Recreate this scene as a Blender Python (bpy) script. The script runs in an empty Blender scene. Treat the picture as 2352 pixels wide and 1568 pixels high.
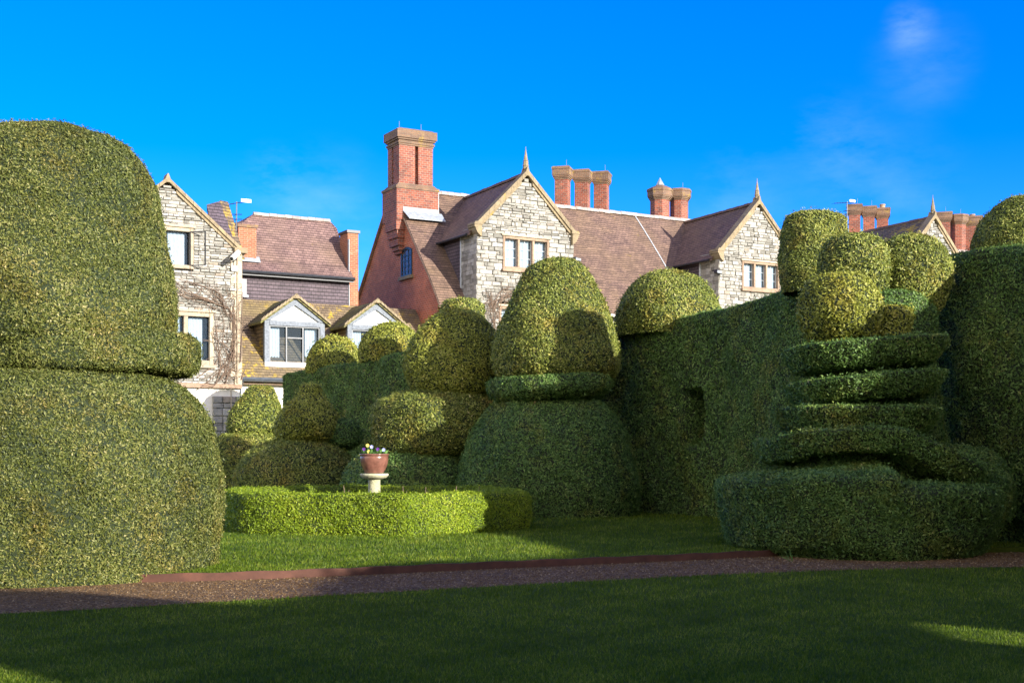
import bpy, math, random
import numpy as np
from mathutils import Vector, Matrix
S = bpy.context.scene
COL = S.collection
R = math.radians
random.seed(7)
rng = np.random.default_rng(11)

# ---------------------------------------------------------------- camera, sky, sun, exposure
cam = bpy.data.objects.new('camera', bpy.data.cameras.new('camera'))
COL.objects.link(cam); S.camera = cam
cam.location = (0, 0, 1.6); cam.rotation_euler = (R(90), 0, 0)
cam.data.lens = 45; cam.data.sensor_width = 36; cam.data.shift_y = 0.1088
cam.data.clip_start = 0.1; cam.data.clip_end = 2000
S.view_settings.view_transform = 'Standard'; S.view_settings.look = 'None'
S.view_settings.exposure = 1.08; S.view_settings.gamma = 1
SUN_EL = 15.2
SUN = Vector((.757 * math.cos(R(SUN_EL)), -.653 * math.cos(R(SUN_EL)), math.sin(R(SUN_EL)))).normalized()
w = bpy.data.worlds.new('World'); S.world = w; w.use_nodes = True
nt = w.node_tree; N = nt.nodes; LK = nt.links
N.clear()
out = N.new('ShaderNodeOutputWorld'); bg = N.new('ShaderNodeBackground'); bg.inputs[1].default_value = 0.12
sky = N.new('ShaderNodeTexSky'); sky.sky_type = 'NISHITA'; sky.sun_disc = False
sky.sun_elevation = R(SUN_EL); sky.sun_rotation = math.atan2(SUN.x, SUN.y)
sky.air_density = 1.0; sky.dust_density = 0.0; sky.ozone_density = 4.0
hs = N.new('ShaderNodeHueSaturation'); hs.inputs['Saturation'].default_value = 1.42; hs.inputs['Value'].default_value = 1.0
LK.new(sky.outputs[0], hs.inputs['Color'])
mt_ = N.new('ShaderNodeMix'); mt_.data_type = 'RGBA'; mt_.blend_type = 'MULTIPLY'; mt_.inputs[0].default_value = 1
mt_.inputs[7].default_value = (0.42, 0.74, 1.38, 1)
LK.new(hs.outputs[0], mt_.inputs[6])
# thin wisps of cloud in a few places of the sky
tc = N.new('ShaderNodeTexCoord'); cur = mt_.outputs[2]
nz = N.new('ShaderNodeTexNoise'); nz.inputs['Scale'].default_value = 9; nz.inputs['Detail'].default_value = 7; nz.inputs['Roughness'].default_value = .62
mpn = N.new('ShaderNodeMapping'); mpn.inputs['Rotation'].default_value = (0, .5, 0); mpn.inputs['Scale'].default_value = (1.2, 1, 3)
LK.new(tc.outputs['Generated'], mpn.inputs[0]); LK.new(mpn.outputs[0], nz.inputs[0])
for (px, py, rad, amt) in [(2090, 60, .024, .5), (2120, 150, .05, .15), (1920, 330, .05, .2), (2030, 480, .08, .18), (625, 412, .035, .22), (1700, 470, .06, .2), (740, 500, .07, .25)]:
    v = Vector(((px - 1176) / 2940, 1, (1040 - py) / 2940)).normalized()
    vm = N.new('ShaderNodeVectorMath'); vm.operation = 'DISTANCE'; vm.inputs[1].default_value = v
    LK.new(tc.outputs['Generated'], vm.inputs[0])
    mr = N.new('ShaderNodeMapRange'); mr.interpolation_type = 'SMOOTHSTEP'
    mr.inputs[1].default_value = rad; mr.inputs[2].default_value = 0; mr.inputs[3].default_value = 0; mr.inputs[4].default_value = amt
    LK.new(vm.outputs['Value'], mr.inputs[0])
    m2 = N.new('ShaderNodeMapRange'); m2.inputs[1].default_value = .40; m2.inputs[2].default_value = .72
    LK.new(nz.outputs[0], m2.inputs[0]); mr.inputs[4].default_value = amt * .42
    mm = N.new('ShaderNodeMath'); mm.operation = 'MULTIPLY'; LK.new(mr.outputs[0], mm.inputs[0]); LK.new(m2.outputs[0], mm.inputs[1])
    mx = N.new('ShaderNodeMix'); mx.data_type = 'RGBA'; LK.new(mm.outputs[0], mx.inputs[0]); LK.new(cur, mx.inputs[6]); mx.inputs[7].default_value = (5.2, 6.2, 7.0, 1)
    cur = mx.outputs[2]
# added unseen cloud bank behind the camera, a pale fill for shaded faces
sx = N.new('ShaderNodeSeparateXYZ'); LK.new(tc.outputs['Generated'], sx.inputs[0])
def mrange(src, a, b, c, d):
    r = N.new('ShaderNodeMapRange'); r.interpolation_type = 'SMOOTHSTEP'; r.inputs[1].default_value = a; r.inputs[2].default_value = b; r.inputs[3].default_value = c; r.inputs[4].default_value = d
    LK.new(src, r.inputs[0]); return r.outputs[0]
def mul(a, b):
    r = N.new('ShaderNodeMath'); r.operation = 'MULTIPLY'; LK.new(a, r.inputs[0]); LK.new(b, r.inputs[1]); return r.outputs[0]
nz2 = N.new('ShaderNodeTexNoise'); nz2.inputs['Scale'].default_value = 2.6; nz2.inputs['Detail'].default_value = 8; LK.new(tc.outputs['Generated'], nz2.inputs[0])
cm = mul(mul(mrange(sx.outputs[1], -.05, -.35, 0, 1), mrange(sx.outputs[2], .85, .40, 0, 1)), mrange(nz2.outputs[0], .36, .56, .15, 1))
mx = N.new('ShaderNodeMix'); mx.data_type = 'RGBA'; LK.new(cm, mx.inputs[0]); LK.new(cur, mx.inputs[6]); mx.inputs[7].default_value = (11.5, 10.4, 8.6, 1); cur = mx.outputs[2]
LK.new(cur, bg.inputs[0]); LK.new(bg.outputs[0], out.inputs[0])
sl = bpy.data.lights.new('sun', 'SUN'); sl.energy = 5.0; sl.angle = R(0.53); sl.color = (1.0, .945, .85)
so = bpy.data.objects.new('sun', sl); COL.objects.link(so); so.rotation_euler = SUN.to_track_quat('Z', 'Y').to_euler()

# ---------------------------------------------------------------- materials
def newmat(name):
    m = bpy.data.materials.new(name); m.use_nodes = True
    b = m.node_tree.nodes['Principled BSDF']; return m, m.node_tree.nodes, m.node_tree.links, b
def noise(N, L, vec, scale, detail=4, rough=.55):
    n = N.new('ShaderNodeTexNoise'); n.inputs['Scale'].default_value = scale; n.inputs['Detail'].default_value = detail
    n.inputs['Roughness'].default_value = rough
    if vec is not None: L.new(vec, n.inputs['Vector'])
    return n.outputs[0]
def ramp(N, L, fac, stops):
    r = N.new('ShaderNodeValToRGB'); L.new(fac, r.inputs[0]); e = r.color_ramp.elements
    while len(e) > len(stops): e.remove(e[-1])
    while len(e) < len(stops): e.new(1)
    for i, (p, c) in enumerate(stops):
        e[i].position = p; e[i].color = (*c, 1) if not isinstance(c, float) else (c, c, c, 1)
    return r.outputs[0]
def mix(N, L, fac, a, b, mode='MIX'):
    m = N.new('ShaderNodeMix'); m.data_type = 'RGBA'; m.blend_type = mode
    if isinstance(fac, float): m.inputs[0].default_value = fac
    else: L.new(fac, m.inputs[0])
    for i, x in ((6, a), (7, b)):
        if isinstance(x, tuple): m.inputs[i].default_value = (*x, 1)
        else: L.new(x, m.inputs[i])
    return m.outputs[2]
def bump(N, L, b, h, strength=.5, dist=.02):
    n = N.new('ShaderNodeBump'); n.inputs['Strength'].default_value = strength; n.inputs['Distance'].default_value = dist
    L.new(h, n.inputs['Height']); L.new(n.outputs[0], b.inputs['Normal'])
def plain(name, c, rough=.7, metal=0, var=.15, vs=6, bs=.2):
    m, N, L, b = newmat(name); b.inputs['Roughness'].default_value = rough; b.inputs['Metallic'].default_value = metal
    g = N.new('ShaderNodeNewGeometry'); f = noise(N, L, g.outputs['Position'], vs, 5)
    lo = tuple(x * (1 - var) for x in c); hi = tuple(min(1, x * (1 + var)) for x in c)
    L.new(ramp(N, L, f, [(.3, lo), (.7, hi)]), b.inputs['Base Color'])
    if bs: bump(N, L, b, noise(N, L, g.outputs['Position'], vs * 6, 3), bs, .01)
    return m
def leafmat(name, stops, patch=None, rough=.55, transl=.25):
    m, N, L, b = newmat(name); b.inputs['Roughness'].default_value = rough
    b.inputs['Specular IOR Level'].default_value = .35
    a = N.new('ShaderNodeAttribute'); a.attribute_name = 'tint'
    c = ramp(N, L, a.outputs['Fac'], stops)
    g = N.new('ShaderNodeNewGeometry')
    if patch:
        f = ramp(N, L, noise(N, L, g.outputs['Position'], 1.3, 5, .65), [(.50, 0.), (.72, .8)])
        c = mix(N, L, f, c, mix(N, L, 1.0, c, patch, 'MULTIPLY'))
    L.new(c, b.inputs['Base Color'])
    if transl:
        t = N.new('ShaderNodeBsdfTranslucent'); L.new(c, t.inputs[0]); ms = N.new('ShaderNodeMixShader'); ms.inputs[0].default_value = transl
        o = N['Material Output']; L.new(b.outputs[0], ms.inputs[1]); L.new(t.outputs[0], ms.inputs[2]); L.new(ms.outputs[0], o.inputs[0])
    return m
def tilemat(name, ca, cb, cc, lichen, lamt, gauge=.15, w_=.2):
    m, N, L, b = newmat(name); b.inputs['Roughness'].default_value = .8
    uv = N.new('ShaderNodeUVMap'); g = N.new('ShaderNodeNewGeometry')
    wob = N.new('ShaderNodeVectorMath'); wob.operation = 'MULTIPLY_ADD'
    nn = N.new('ShaderNodeTexNoise'); nn.inputs['Scale'].default_value = .9; nn.inputs['Detail'].default_value = 3; L.new(uv.outputs[0], nn.inputs[0])
    L.new(nn.outputs['Color'], wob.inputs[0]); wob.inputs[1].default_value = (.05, .06, 0); L.new(uv.outputs[0], wob.inputs[2])
    br = N.new('ShaderNodeTexBrick'); L.new(wob.outputs[0], br.inputs[0]); br.inputs['Scale'].default_value = 1
    br.inputs['Brick Width'].default_value = w_; br.inputs['Row Height'].default_value = gauge; br.inputs['Mortar Size'].default_value = .010; br.inputs['Bias'].default_value = 0.
    br.inputs['Color1'].default_value = (*ca, 1); br.inputs['Color2'].default_value = (*cb, 1); br.inputs['Mortar'].default_value = tuple(x * .28 for x in ca) + (1,)
    f1 = ramp(N, L, noise(N, L, g.outputs['Position'], .55, 6, .6), [(.38, 0.), (.66, .85)])
    c = mix(N, L, f1, br.outputs[0], mix(N, L, .6, br.outputs[0], cc))
    f3 = ramp(N, L, noise(N, L, g.outputs['Position'], 2.2, 5, .65), [(.3, .62), (.7, 1.25)])
    c = mix(N, L, .8, c, f3, 'MULTIPLY')
    f2 = ramp(N, L, noise(N, L, g.outputs['Position'], 2.6, 8, .72), [(.60 - lamt, 0.), (.68 - lamt, 1.)])
    f2b = ramp(N, L, noise(N, L, g.outputs['Position'], .35, 3, .5), [(.40, 0.), (.62, 1.)])
    fm = N.new('ShaderNodeMath'); fm.operation = 'MULTIPLY'; L.new(f2, fm.inputs[0]); L.new(f2b, fm.inputs[1])
    c = mix(N, L, fm.outputs[0], c, lichen)
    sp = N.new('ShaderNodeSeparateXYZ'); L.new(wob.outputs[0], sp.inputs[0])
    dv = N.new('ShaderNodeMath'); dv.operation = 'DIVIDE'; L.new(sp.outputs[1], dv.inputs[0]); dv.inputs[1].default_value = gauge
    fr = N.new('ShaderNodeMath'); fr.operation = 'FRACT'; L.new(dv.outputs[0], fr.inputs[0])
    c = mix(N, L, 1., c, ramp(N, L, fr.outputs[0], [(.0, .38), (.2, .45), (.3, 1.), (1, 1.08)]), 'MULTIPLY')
    L.new(c, b.inputs['Base Color'])
    sb = N.new('ShaderNodeMath'); sb.operation = 'SUBTRACT'; sb.inputs[0].default_value = 1; L.new(fr.outputs[0], sb.inputs[1])
    ad = N.new('ShaderNodeMath'); ad.operation = 'MULTIPLY_ADD'; L.new(noise(N, L, g.outputs['Position'], 9, 3), ad.inputs[0]); ad.inputs[1].default_value = .9; L.new(sb.outputs[0], ad.inputs[2])
    bump(N, L, b, ad.outputs[0], .9, .022)
    return m
def brickmat(name, ca, cb, mortar, stain=(.35, .28, .2), samt=.0, rowh=.082):
    m, N, L, b = newmat(name); b.inputs['Roughness'].default_value = .85
    uv = N.new('ShaderNodeUVMap'); g = N.new('ShaderNodeNewGeometry')
    br = N.new('ShaderNodeTexBrick'); L.new(uv.outputs[0], br.inputs[0]); br.inputs['Scale'].default_value = 1
    br.inputs['Brick Width'].default_value = .235; br.inputs['Row Height'].default_value = rowh; br.inputs['Mortar Size'].default_value = .011; br.inputs['Mortar Smooth'].default_value = .3
    br.inputs['Color1'].default_value = (*ca, 1); br.inputs['Color2'].default_value = (*cb, 1); br.inputs['Mortar'].default_value = (*mortar, 1)
    f = ramp(N, L, noise(N, L, g.outputs['Position'], 1.1, 7, .7), [(.3, .68), (.72, 1.3)])
    c = mix(N, L, 1.0, br.outputs[0], f, 'MULTIPLY')
    f2 = ramp(N, L, noise(N, L, g.outputs['Position'], 2.1, 6, .7), [(.62 - samt, 0.), (.75 - samt, .8)])
    c = mix(N, L, f2, c, stain)
    L.new(c, b.inputs['Base Color'])
    iv = N.new('ShaderNodeMath'); iv.operation = 'MULTIPLY_ADD'; L.new(br.outputs['Fac'], iv.inputs[0]); iv.inputs[1].default_value = -1
    L.new(noise(N, L, g.outputs['Position'], 14, 3), iv.inputs[2])
    bump(N, L, b, iv.outputs[0], .8, .015)
    return m
def stonemat(name, stops, lich=(.42, .30, .06), lamt=.0):
    m, N, L, b = newmat(name); b.inputs['Roughness'].default_value = .9
    a = N.new('ShaderNodeAttribute'); a.attribute_name = 'tint'; g = N.new('ShaderNodeNewGeometry')
    c = ramp(N, L, a.outputs['Fac'], stops)
    f = ramp(N, L, noise(N, L, g.outputs['Position'], 7, 8, .75), [(.3, .45), (.48, .95), (.7, 1.18)])
    c = mix(N, L, .9, c, f, 'MULTIPLY')
    f1 = ramp(N, L, noise(N, L, g.outputs['Position'], .9, 5, .6), [(.3, .78), (.7, 1.12)])
    c = mix(N, L, 1.0, c, f1, 'MULTIPLY')
    f2 = ramp(N, L, noise(N, L, g.outputs['Position'], 1.9, 7, .75), [(.64 - lamt, 0.), (.72 - lamt, .85)])
    c = mix(N, L, f2, c, lich)
    L.new(c, b.inputs['Base Color'])
    bump(N, L, b, noise(N, L, g.outputs['Position'], 16, 6, .7), .9, .03)
    return m
M = {}
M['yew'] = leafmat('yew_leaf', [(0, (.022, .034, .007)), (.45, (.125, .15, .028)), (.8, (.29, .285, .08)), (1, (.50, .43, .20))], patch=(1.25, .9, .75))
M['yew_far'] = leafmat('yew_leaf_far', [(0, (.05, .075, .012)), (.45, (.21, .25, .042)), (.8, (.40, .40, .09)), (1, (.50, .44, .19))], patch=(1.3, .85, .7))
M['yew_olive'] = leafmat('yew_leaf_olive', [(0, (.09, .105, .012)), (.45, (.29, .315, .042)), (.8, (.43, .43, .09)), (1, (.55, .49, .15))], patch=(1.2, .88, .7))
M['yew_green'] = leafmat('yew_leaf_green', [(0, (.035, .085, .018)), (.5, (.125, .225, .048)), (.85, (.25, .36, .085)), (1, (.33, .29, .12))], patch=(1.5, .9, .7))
M['yew_body'] = plain('yew_inner', (.014, .024, .006), .9, var=.4, vs=12, bs=.6)  # inner surface coloured near-black to deepen the shade between the leaves
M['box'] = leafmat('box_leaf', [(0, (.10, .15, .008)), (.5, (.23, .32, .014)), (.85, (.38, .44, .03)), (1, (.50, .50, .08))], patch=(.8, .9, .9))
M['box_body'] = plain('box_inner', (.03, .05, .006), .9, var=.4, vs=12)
M['grass_b'] = leafmat('grass_blade', [(0, (.05, .10, .005)), (.6, (.165, .25, .012)), (1, (.42, .43, .06))], rough=.5, transl=.5)
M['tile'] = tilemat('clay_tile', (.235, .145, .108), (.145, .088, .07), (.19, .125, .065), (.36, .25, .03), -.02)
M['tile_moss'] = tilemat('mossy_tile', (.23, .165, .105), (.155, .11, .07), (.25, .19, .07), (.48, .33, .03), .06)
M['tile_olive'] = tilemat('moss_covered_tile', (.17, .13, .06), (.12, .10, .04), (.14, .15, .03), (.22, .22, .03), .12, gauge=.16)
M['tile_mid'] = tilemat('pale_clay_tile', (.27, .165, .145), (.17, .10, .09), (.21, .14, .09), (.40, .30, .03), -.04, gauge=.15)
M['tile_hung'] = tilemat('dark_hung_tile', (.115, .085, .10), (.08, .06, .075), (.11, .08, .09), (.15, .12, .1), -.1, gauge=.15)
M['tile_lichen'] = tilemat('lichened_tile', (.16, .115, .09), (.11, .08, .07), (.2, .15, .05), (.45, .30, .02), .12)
M['brick'] = brickmat('red_brick', (.52, .13, .055), (.36, .09, .045), (.46, .32, .22), rowh=.095)
M['brick_stack'] = brickmat('weathered_brick', (.33, .085, .045), (.15, .045, .032), (.30, .22, .17), (.2, .12, .08), .05, rowh=.10)
M['brick_cap'] = brickmat('stained_brick', (.22, .12, .07), (.15, .085, .06), (.2, .16, .11), (.36, .24, .04), .07)
M['brick_orange'] = brickmat('orange_brick', (.40, .13, .06), (.29, .09, .045), (.4, .27, .18))
M['stone'] = stonemat('rubble_stone', [(0, (.19, .18, .155)), (.3, (.30, .285, .25)), (.75, (.40, .38, .34)), (.93, (.49, .47, .43)), (1, (.29, .23, .17))], lamt=-.06)
M['mortar'] = plain('lime_mortar', (.30, .275, .23), .95)
M['ashlar'] = stonemat('dressed_stone', [(0, (.40, .325, .23)), (1, (.48, .40, .29))], lamt=-.05)
M['coping'] = stonemat('coping_stone', [(0, (.25, .195, .12)), (1, (.32, .25, .15))], (.34, .22, .03), .05)
M['pinkstone'] = stonemat('sandstone', [(0, (.30, .20, .135)), (1, (.37, .26, .18))], lamt=-.1)
M['ridge'] = plain('ridge_tile', (.36, .29, .26), .85, var=.3, vs=3)
M['render'] = plain('pale_render', (.80, .76, .68), .9, var=.06)
M['white'] = plain('white_paint', (.80, .79, .76), .6, var=.06)
M['timber'] = plain('grey_timber', (.17, .19, .22), .8, var=.3, vs=14)
M['lead'] = plain('lead_flashing', (.26, .29, .33), .55, var=.25, vs=8)
M['iron'] = plain('black_iron', (.018, .02, .025), .45, var=.3)
M['iron_blue'] = plain('dark_gutter', (.05, .06, .075), .4, var=.3)
M['leadbar'] = plain('pale_lead_bar', (.55, .58, .60), .5)
M['steel'] = plain('antenna_metal', (.25, .26, .28), .4, .6)
M['dark'] = plain('room_dark', (.03, .035, .045), .9)
M['curtain'] = plain('net_curtain', (.66, .72, .80), .9, var=.12, vs=9)
M['branch'] = plain('bare_vine', (.17, .115, .08), .9, var=.35, vs=9)
M['pot'] = plain('glazed_terracotta', (.20, .088, .062), .25, var=.35, vs=9, bs=.08)
M['pedestal'] = stonemat('pedestal_stone', [(0, (.46, .45, .28)), (1, (.54, .52, .34))], (.33, .36, .12), .05)
M['soil'] = plain('soil', (.05, .035, .025), .95, var=.5, vs=20)
M['edging'] = plain('edging_board', (.085, .033, .02), .85, var=.35, vs=5)
M['plantleaf'] = plain('pansy_leaf', (.13, .26, .06), .6)
M['purple'] = plain('purple_petal', (.10, .02, .22), .6)
M['violet'] = plain('lilac_petal', (.36, .38, .75), .6)
M['yellow'] = plain('yellow_petal', (.72, .58, .12), .6)
def glassmat():
    m, N, L, b = newmat('window_glass')
    b.inputs['Base Color'].default_value = (.05, .08, .11, 1); b.inputs['Roughness'].default_value = .04; b.inputs['Specular IOR Level'].default_value = .9
    g = N.new('ShaderNodeNewGeometry'); bump(N, L, b, noise(N, L, g.outputs['Position'], 2.2, 2), .12, .02)
    t = N.new('ShaderNodeBsdfTransparent'); t.inputs[0].default_value = (.85, .92, .97, 1); ms = N.new('ShaderNodeMixShader'); ms.inputs[0].default_value = .70
    L.new(b.outputs[0], ms.inputs[1]); L.new(t.outputs[0], ms.inputs[2]); L.new(ms.outputs[0], N['Material Output'].inputs[0])
    return m
M['glass'] = glassmat()
def groundmat(name, a, b_, c_, sc, bs, bd):
    m, N, L, b = newmat(name); b.inputs['Roughness'].default_value = .95; b.inputs['Specular IOR Level'].default_value = .15
    g = N.new('ShaderNodeNewGeometry'); P = g.outputs['Position']
    c = ramp(N, L, noise(N, L, P, sc, 8, .75), [(.3, a), (.7, b_)])
    c = mix(N, L, ramp(N, L, noise(N, L, P, .7, 5, .6), [(.35, 0.), (.7, .7)]), c, c_)
    L.new(c, b.inputs['Base Color']); bump(N, L, b, noise(N, L, P, sc * 1.6, 6, .8), bs, bd)
    return m
M['lawn'] = groundmat('lawn_turf', (.032, .062, .006), (.07, .115, .011), (.10, .12, .015), 14, .9, .05)
def gravelmat():
    m, N, L, b = newmat('gravel'); b.inputs['Roughness'].default_value = .9
    g = N.new('ShaderNodeNewGeometry'); v = N.new('ShaderNodeTexVoronoi'); v.inputs['Scale'].default_value = 38; L.new(g.outputs['Position'], v.inputs[0])
    sp = N.new('ShaderNodeSeparateColor'); L.new(v.outputs['Color'], sp.inputs[0])
    c = ramp(N, L, sp.outputs[0], [(0, (.07, .032, .008)), (.5, (.17, .085, .024)), (.85, (.28, .155, .055)), (1, (.50, .34, .17))])
    c = mix(N, L, ramp(N, L, noise(N, L, g.outputs['Position'], 2.5, 6, .7), [(.35, .0), (.7, .75)]), c, (.06, .03, .007))
    L.new(c, b.inputs['Base Color']); bump(N, L, b, v.outputs['Distance'], 1., .03); return m
M['gravel'] = gravelmat()
M['stonelet'] = leafmat('gravel_stone', [(0, (.08, .038, .010)), (.5, (.21, .115, .035)), (1, (.52, .37, .19))], rough=.9, transl=0)

# ---------------------------------------------------------------- helpers
def tag(o, label=None, cat=None, group=None, kind=None):
    if label: o['label'] = label
    if cat: o['category'] = cat
    if group: o['group'] = group
    if kind: o['kind'] = kind
    return o
def empty(name, loc, rz=0, **k):
    o = bpy.data.objects.new(name, None); COL.objects.link(o); o.location = loc; o.rotation_euler = (0, 0, rz); o.empty_display_size = .3
    return tag(o, **k)
def uvbox(me):
    uvl = me.uv_layers.new(name='UVMap')
    nv = len(me.vertices); co = np.empty(nv * 3); me.vertices.foreach_get('co', co); co = co.reshape(-1, 3)
    data = np.zeros((len(me.loops), 2))
    for p in me.polygons:
        n = p.normal
        t = Vector((-n.y, n.x, 0))
        t = t.normalized() if t.length > .05 else Vector((1, 0, 0))
        b = n.cross(t)
        for li in p.loop_indices:
            c = co[me.loops[li].vertex_index]
            data[li] = (c[0] * t.x + c[1] * t.y + c[2] * t.z, c[0] * b.x + c[1] * b.y + c[2] * b.z)
    uvl.data.foreach_set('uv', data.ravel())
class MB:
    def __init__(s): s.v = []; s.f = []; s.t = []; s.off = Vector((0, 0, 0))
    def add(s, vs, fs, tint=None):
        k = len(s.v); s.v += [tuple(x) for x in vs]; s.f += [tuple(i + k for i in f) for f in fs]
        s.t += [random.random() if tint is None else tint] * len(fs)
        return s
    def box(s, x0, x1, y0, y1, z0, z1, tint=None, top=None):
        a = top or 0
        vs = [(x0, y0, z0), (x1, y0, z0), (x1, y1, z0), (x0, y1, z0), (x0 + a, y0 + a, z1), (x1 - a, y0 + a, z1), (x1 - a, y1 - a, z1), (x0 + a, y1 - a, z1)]
        return s.add(vs, [(0, 3, 2, 1), (4, 5, 6, 7), (0, 1, 5, 4), (1, 2, 6, 5), (2, 3, 7, 6), (3, 0, 4, 7)], tint)
    def prism(s, poly, axis, a, b, tint=None):
        # poly of 2-D points (counter-clockwise) extruded between a and b along an axis
        f = {'x': lambda p, q: (q, p[0], p[1]), 'y': lambda p, q: (p[0], q, p[1]), 'z': lambda p, q: (p[0], p[1], q)}[axis]
        n = len(poly); vs = [f(p, a) for p in poly] + [f(p, b) for p in poly]
        A = tuple(range(n)); B = tuple(range(n, 2 * n)); fs = [A[::-1], B] + [(i, (i + 1) % n, (i + 1) % n + n, i + n) for i in range(n)]
        if axis == 'y': fs = [g[::-1] for g in fs]
        return s.add(vs, fs, tint)
    def tube(s, pts, rad, n=6, cap=True):
        pts = [Vector(p) for p in pts]; rs = rad if isinstance(rad, (list, tuple)) else [rad] * len(pts); vs = []; fs = []
        up = Vector((0, 0, 1))
        for i, p in enumerate(pts):
            t = (pts[min(i + 1, len(pts) - 1)] - pts[max(i - 1, 0)]).normalized()
            a = t.cross(up) if abs(t.dot(up)) < .95 else t.cross(Vector((1, 0, 0)))
            a.normalize(); b = t.cross(a)
            for k in range(n):
                q = 2 * math.pi * k / n; vs.append(p + a * math.cos(q) * rs[i] + b * math.sin(q) * rs[i])
        for i in range(len(pts) - 1):
            for k in range(n):
                fs.append((i * n + k, i * n + (k + 1) % n, (i + 1) * n + (k + 1) % n, (i + 1) * n + k))
        if cap: fs += [tuple(range(n))[::-1], tuple(range((len(pts) - 1) * n, len(pts) * n))]
        return s.add(vs, fs)
    def lathe(s, prof, c, n=24, rot=0, sq=1):
        vs = []; fs = []
        for r, z in prof:
            for k in range(n):
                q = 2 * math.pi * k / n + rot; vs.append((c[0] + r * math.cos(q), c[1] + r * sq * math.sin(q), c[2] + z))
        m = len(prof)
        for i in range(m - 1):
            for k in range(n): fs.append((i * n + k, i * n + (k + 1) % n, (i + 1) * n + (k + 1) % n, (i + 1) * n + k))
        fs += [tuple(range(n))[::-1], tuple(range((m - 1) * n, m * n))]
        return s.add(vs, fs)
    def build(s, name, mat, parent=None, smooth=False, uv=True, bevel=0):
        me = bpy.data.meshes.new(name)
        off = s.off
        me.from_pydata([(x - off.x, y - off.y, z - off.z) for x, y, z in s.v], [], s.f); me.materials.append(mat)
        a = me.attributes.new('tint', 'FLOAT', 'FACE'); a.data.foreach_set('value', s.t)
        me.update()
        if uv: uvbox(me)
        if smooth: me.polygons.foreach_set('use_smooth', [True] * len(me.polygons))
        o = bpy.data.objects.new(name, me); COL.objects.link(o)
        if parent is not None: o.parent = parent
        if bevel:
            md = o.modifiers.new('bevel', 'BEVEL'); md.width = bevel; md.segments = 2; md.limit_method = 'ANGLE'
        return o

# ---------------------------------------------------------------- foliage
CAM = np.array([0, 0, 1.6])
def wob(P, amp, s=1.0, seed=0.):
    x, y, z = P[:, 0] * s + seed, P[:, 1] * s + seed * 1.7, P[:, 2] * s
    return amp * (np.sin(2.1 * x + 1.3 * z) * np.cos(1.9 * y - .7 * z) + .6 * np.sin(4.7 * x - 3.1 * y + 1.1) * np.cos(4.3 * z + 2.2 * y) + .4 * np.sin(9.1 * z + 5 * x) * np.cos(8.3 * y - 3 * x))
def catmull(pts, n):
    pts = [np.array(p, float) for p in pts]; P = [2 * pts[0] - pts[1]] + pts + [2 * pts[-1] - pts[-2]]; o = []
    for i in range(1, len(P) - 2):
        for k in range(n):
            t = k / n; a, b, c, d = P[i - 1:i + 3]
            o.append(.5 * (2 * b + (c - a) * t + (2 * a - 5 * b + 4 * c - d) * t * t + (3 * b - a - 3 * c + d) * t ** 3))
    o.append(P[-2]); return np.array(o)
def grid_faces(m, n, close):
    f = []
    i = np.arange(m - 1)[:, None]; k = np.arange(n if close else n - 1)[None, :]
    k2 = (k + 1) % n
    return np.stack([i * n + k, i * n + k2, (i + 1) * n + k2, (i + 1) * n + k], -1).reshape(-1, 4)
def lathe_np(prof, cx, cy, sq=1.0, tilt=(0, 0), n=72, k=6, amp=.03, seed=0., zc=None, shear=(0, 0), lobes=0, lamp=0.):
    pr = catmull(prof, k); pr[:, 0] = np.maximum(pr[:, 0], .004)
    q = np.linspace(0, 2 * np.pi, n, endpoint=False)
    rr = pr[:, 0][:, None] * (1 + (.022 * np.cos(2 * q + seed * 2.3) + .016 * np.cos(3 * q + seed * 1.1))[None, :] * (1 + .5 * np.sin(pr[:, 1][:, None] * 2 + seed)))
    x = rr * np.cos(q); y = rr * np.sin(q) * sq; z = np.repeat(pr[:, 1][:, None], n, 1)
    if zc is None: zc = pr[:, 1].mean()
    z = z + x * tilt[0] + y * tilt[1]; x = x + (z - zc) * shear[0]; y = y + (z - zc) * shear[1]
    V = np.stack([x + cx, y + cy, z], -1).reshape(-1, 3)
    d = np.stack([np.cos(q)[None, :].repeat(len(pr), 0), np.sin(q)[None, :].repeat(len(pr), 0), np.zeros_like(x)], -1).reshape(-1, 3)
    V = V + d * (wob(V, amp, 1.3, seed) * np.clip(rr.reshape(-1) * 3, 0, 1))[:, None]
    V[:, 2] += wob(V[:, [1, 2, 0]], amp * .6, 1.3, seed + 3)
    return V, grid_faces(len(pr), n, True)
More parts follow.
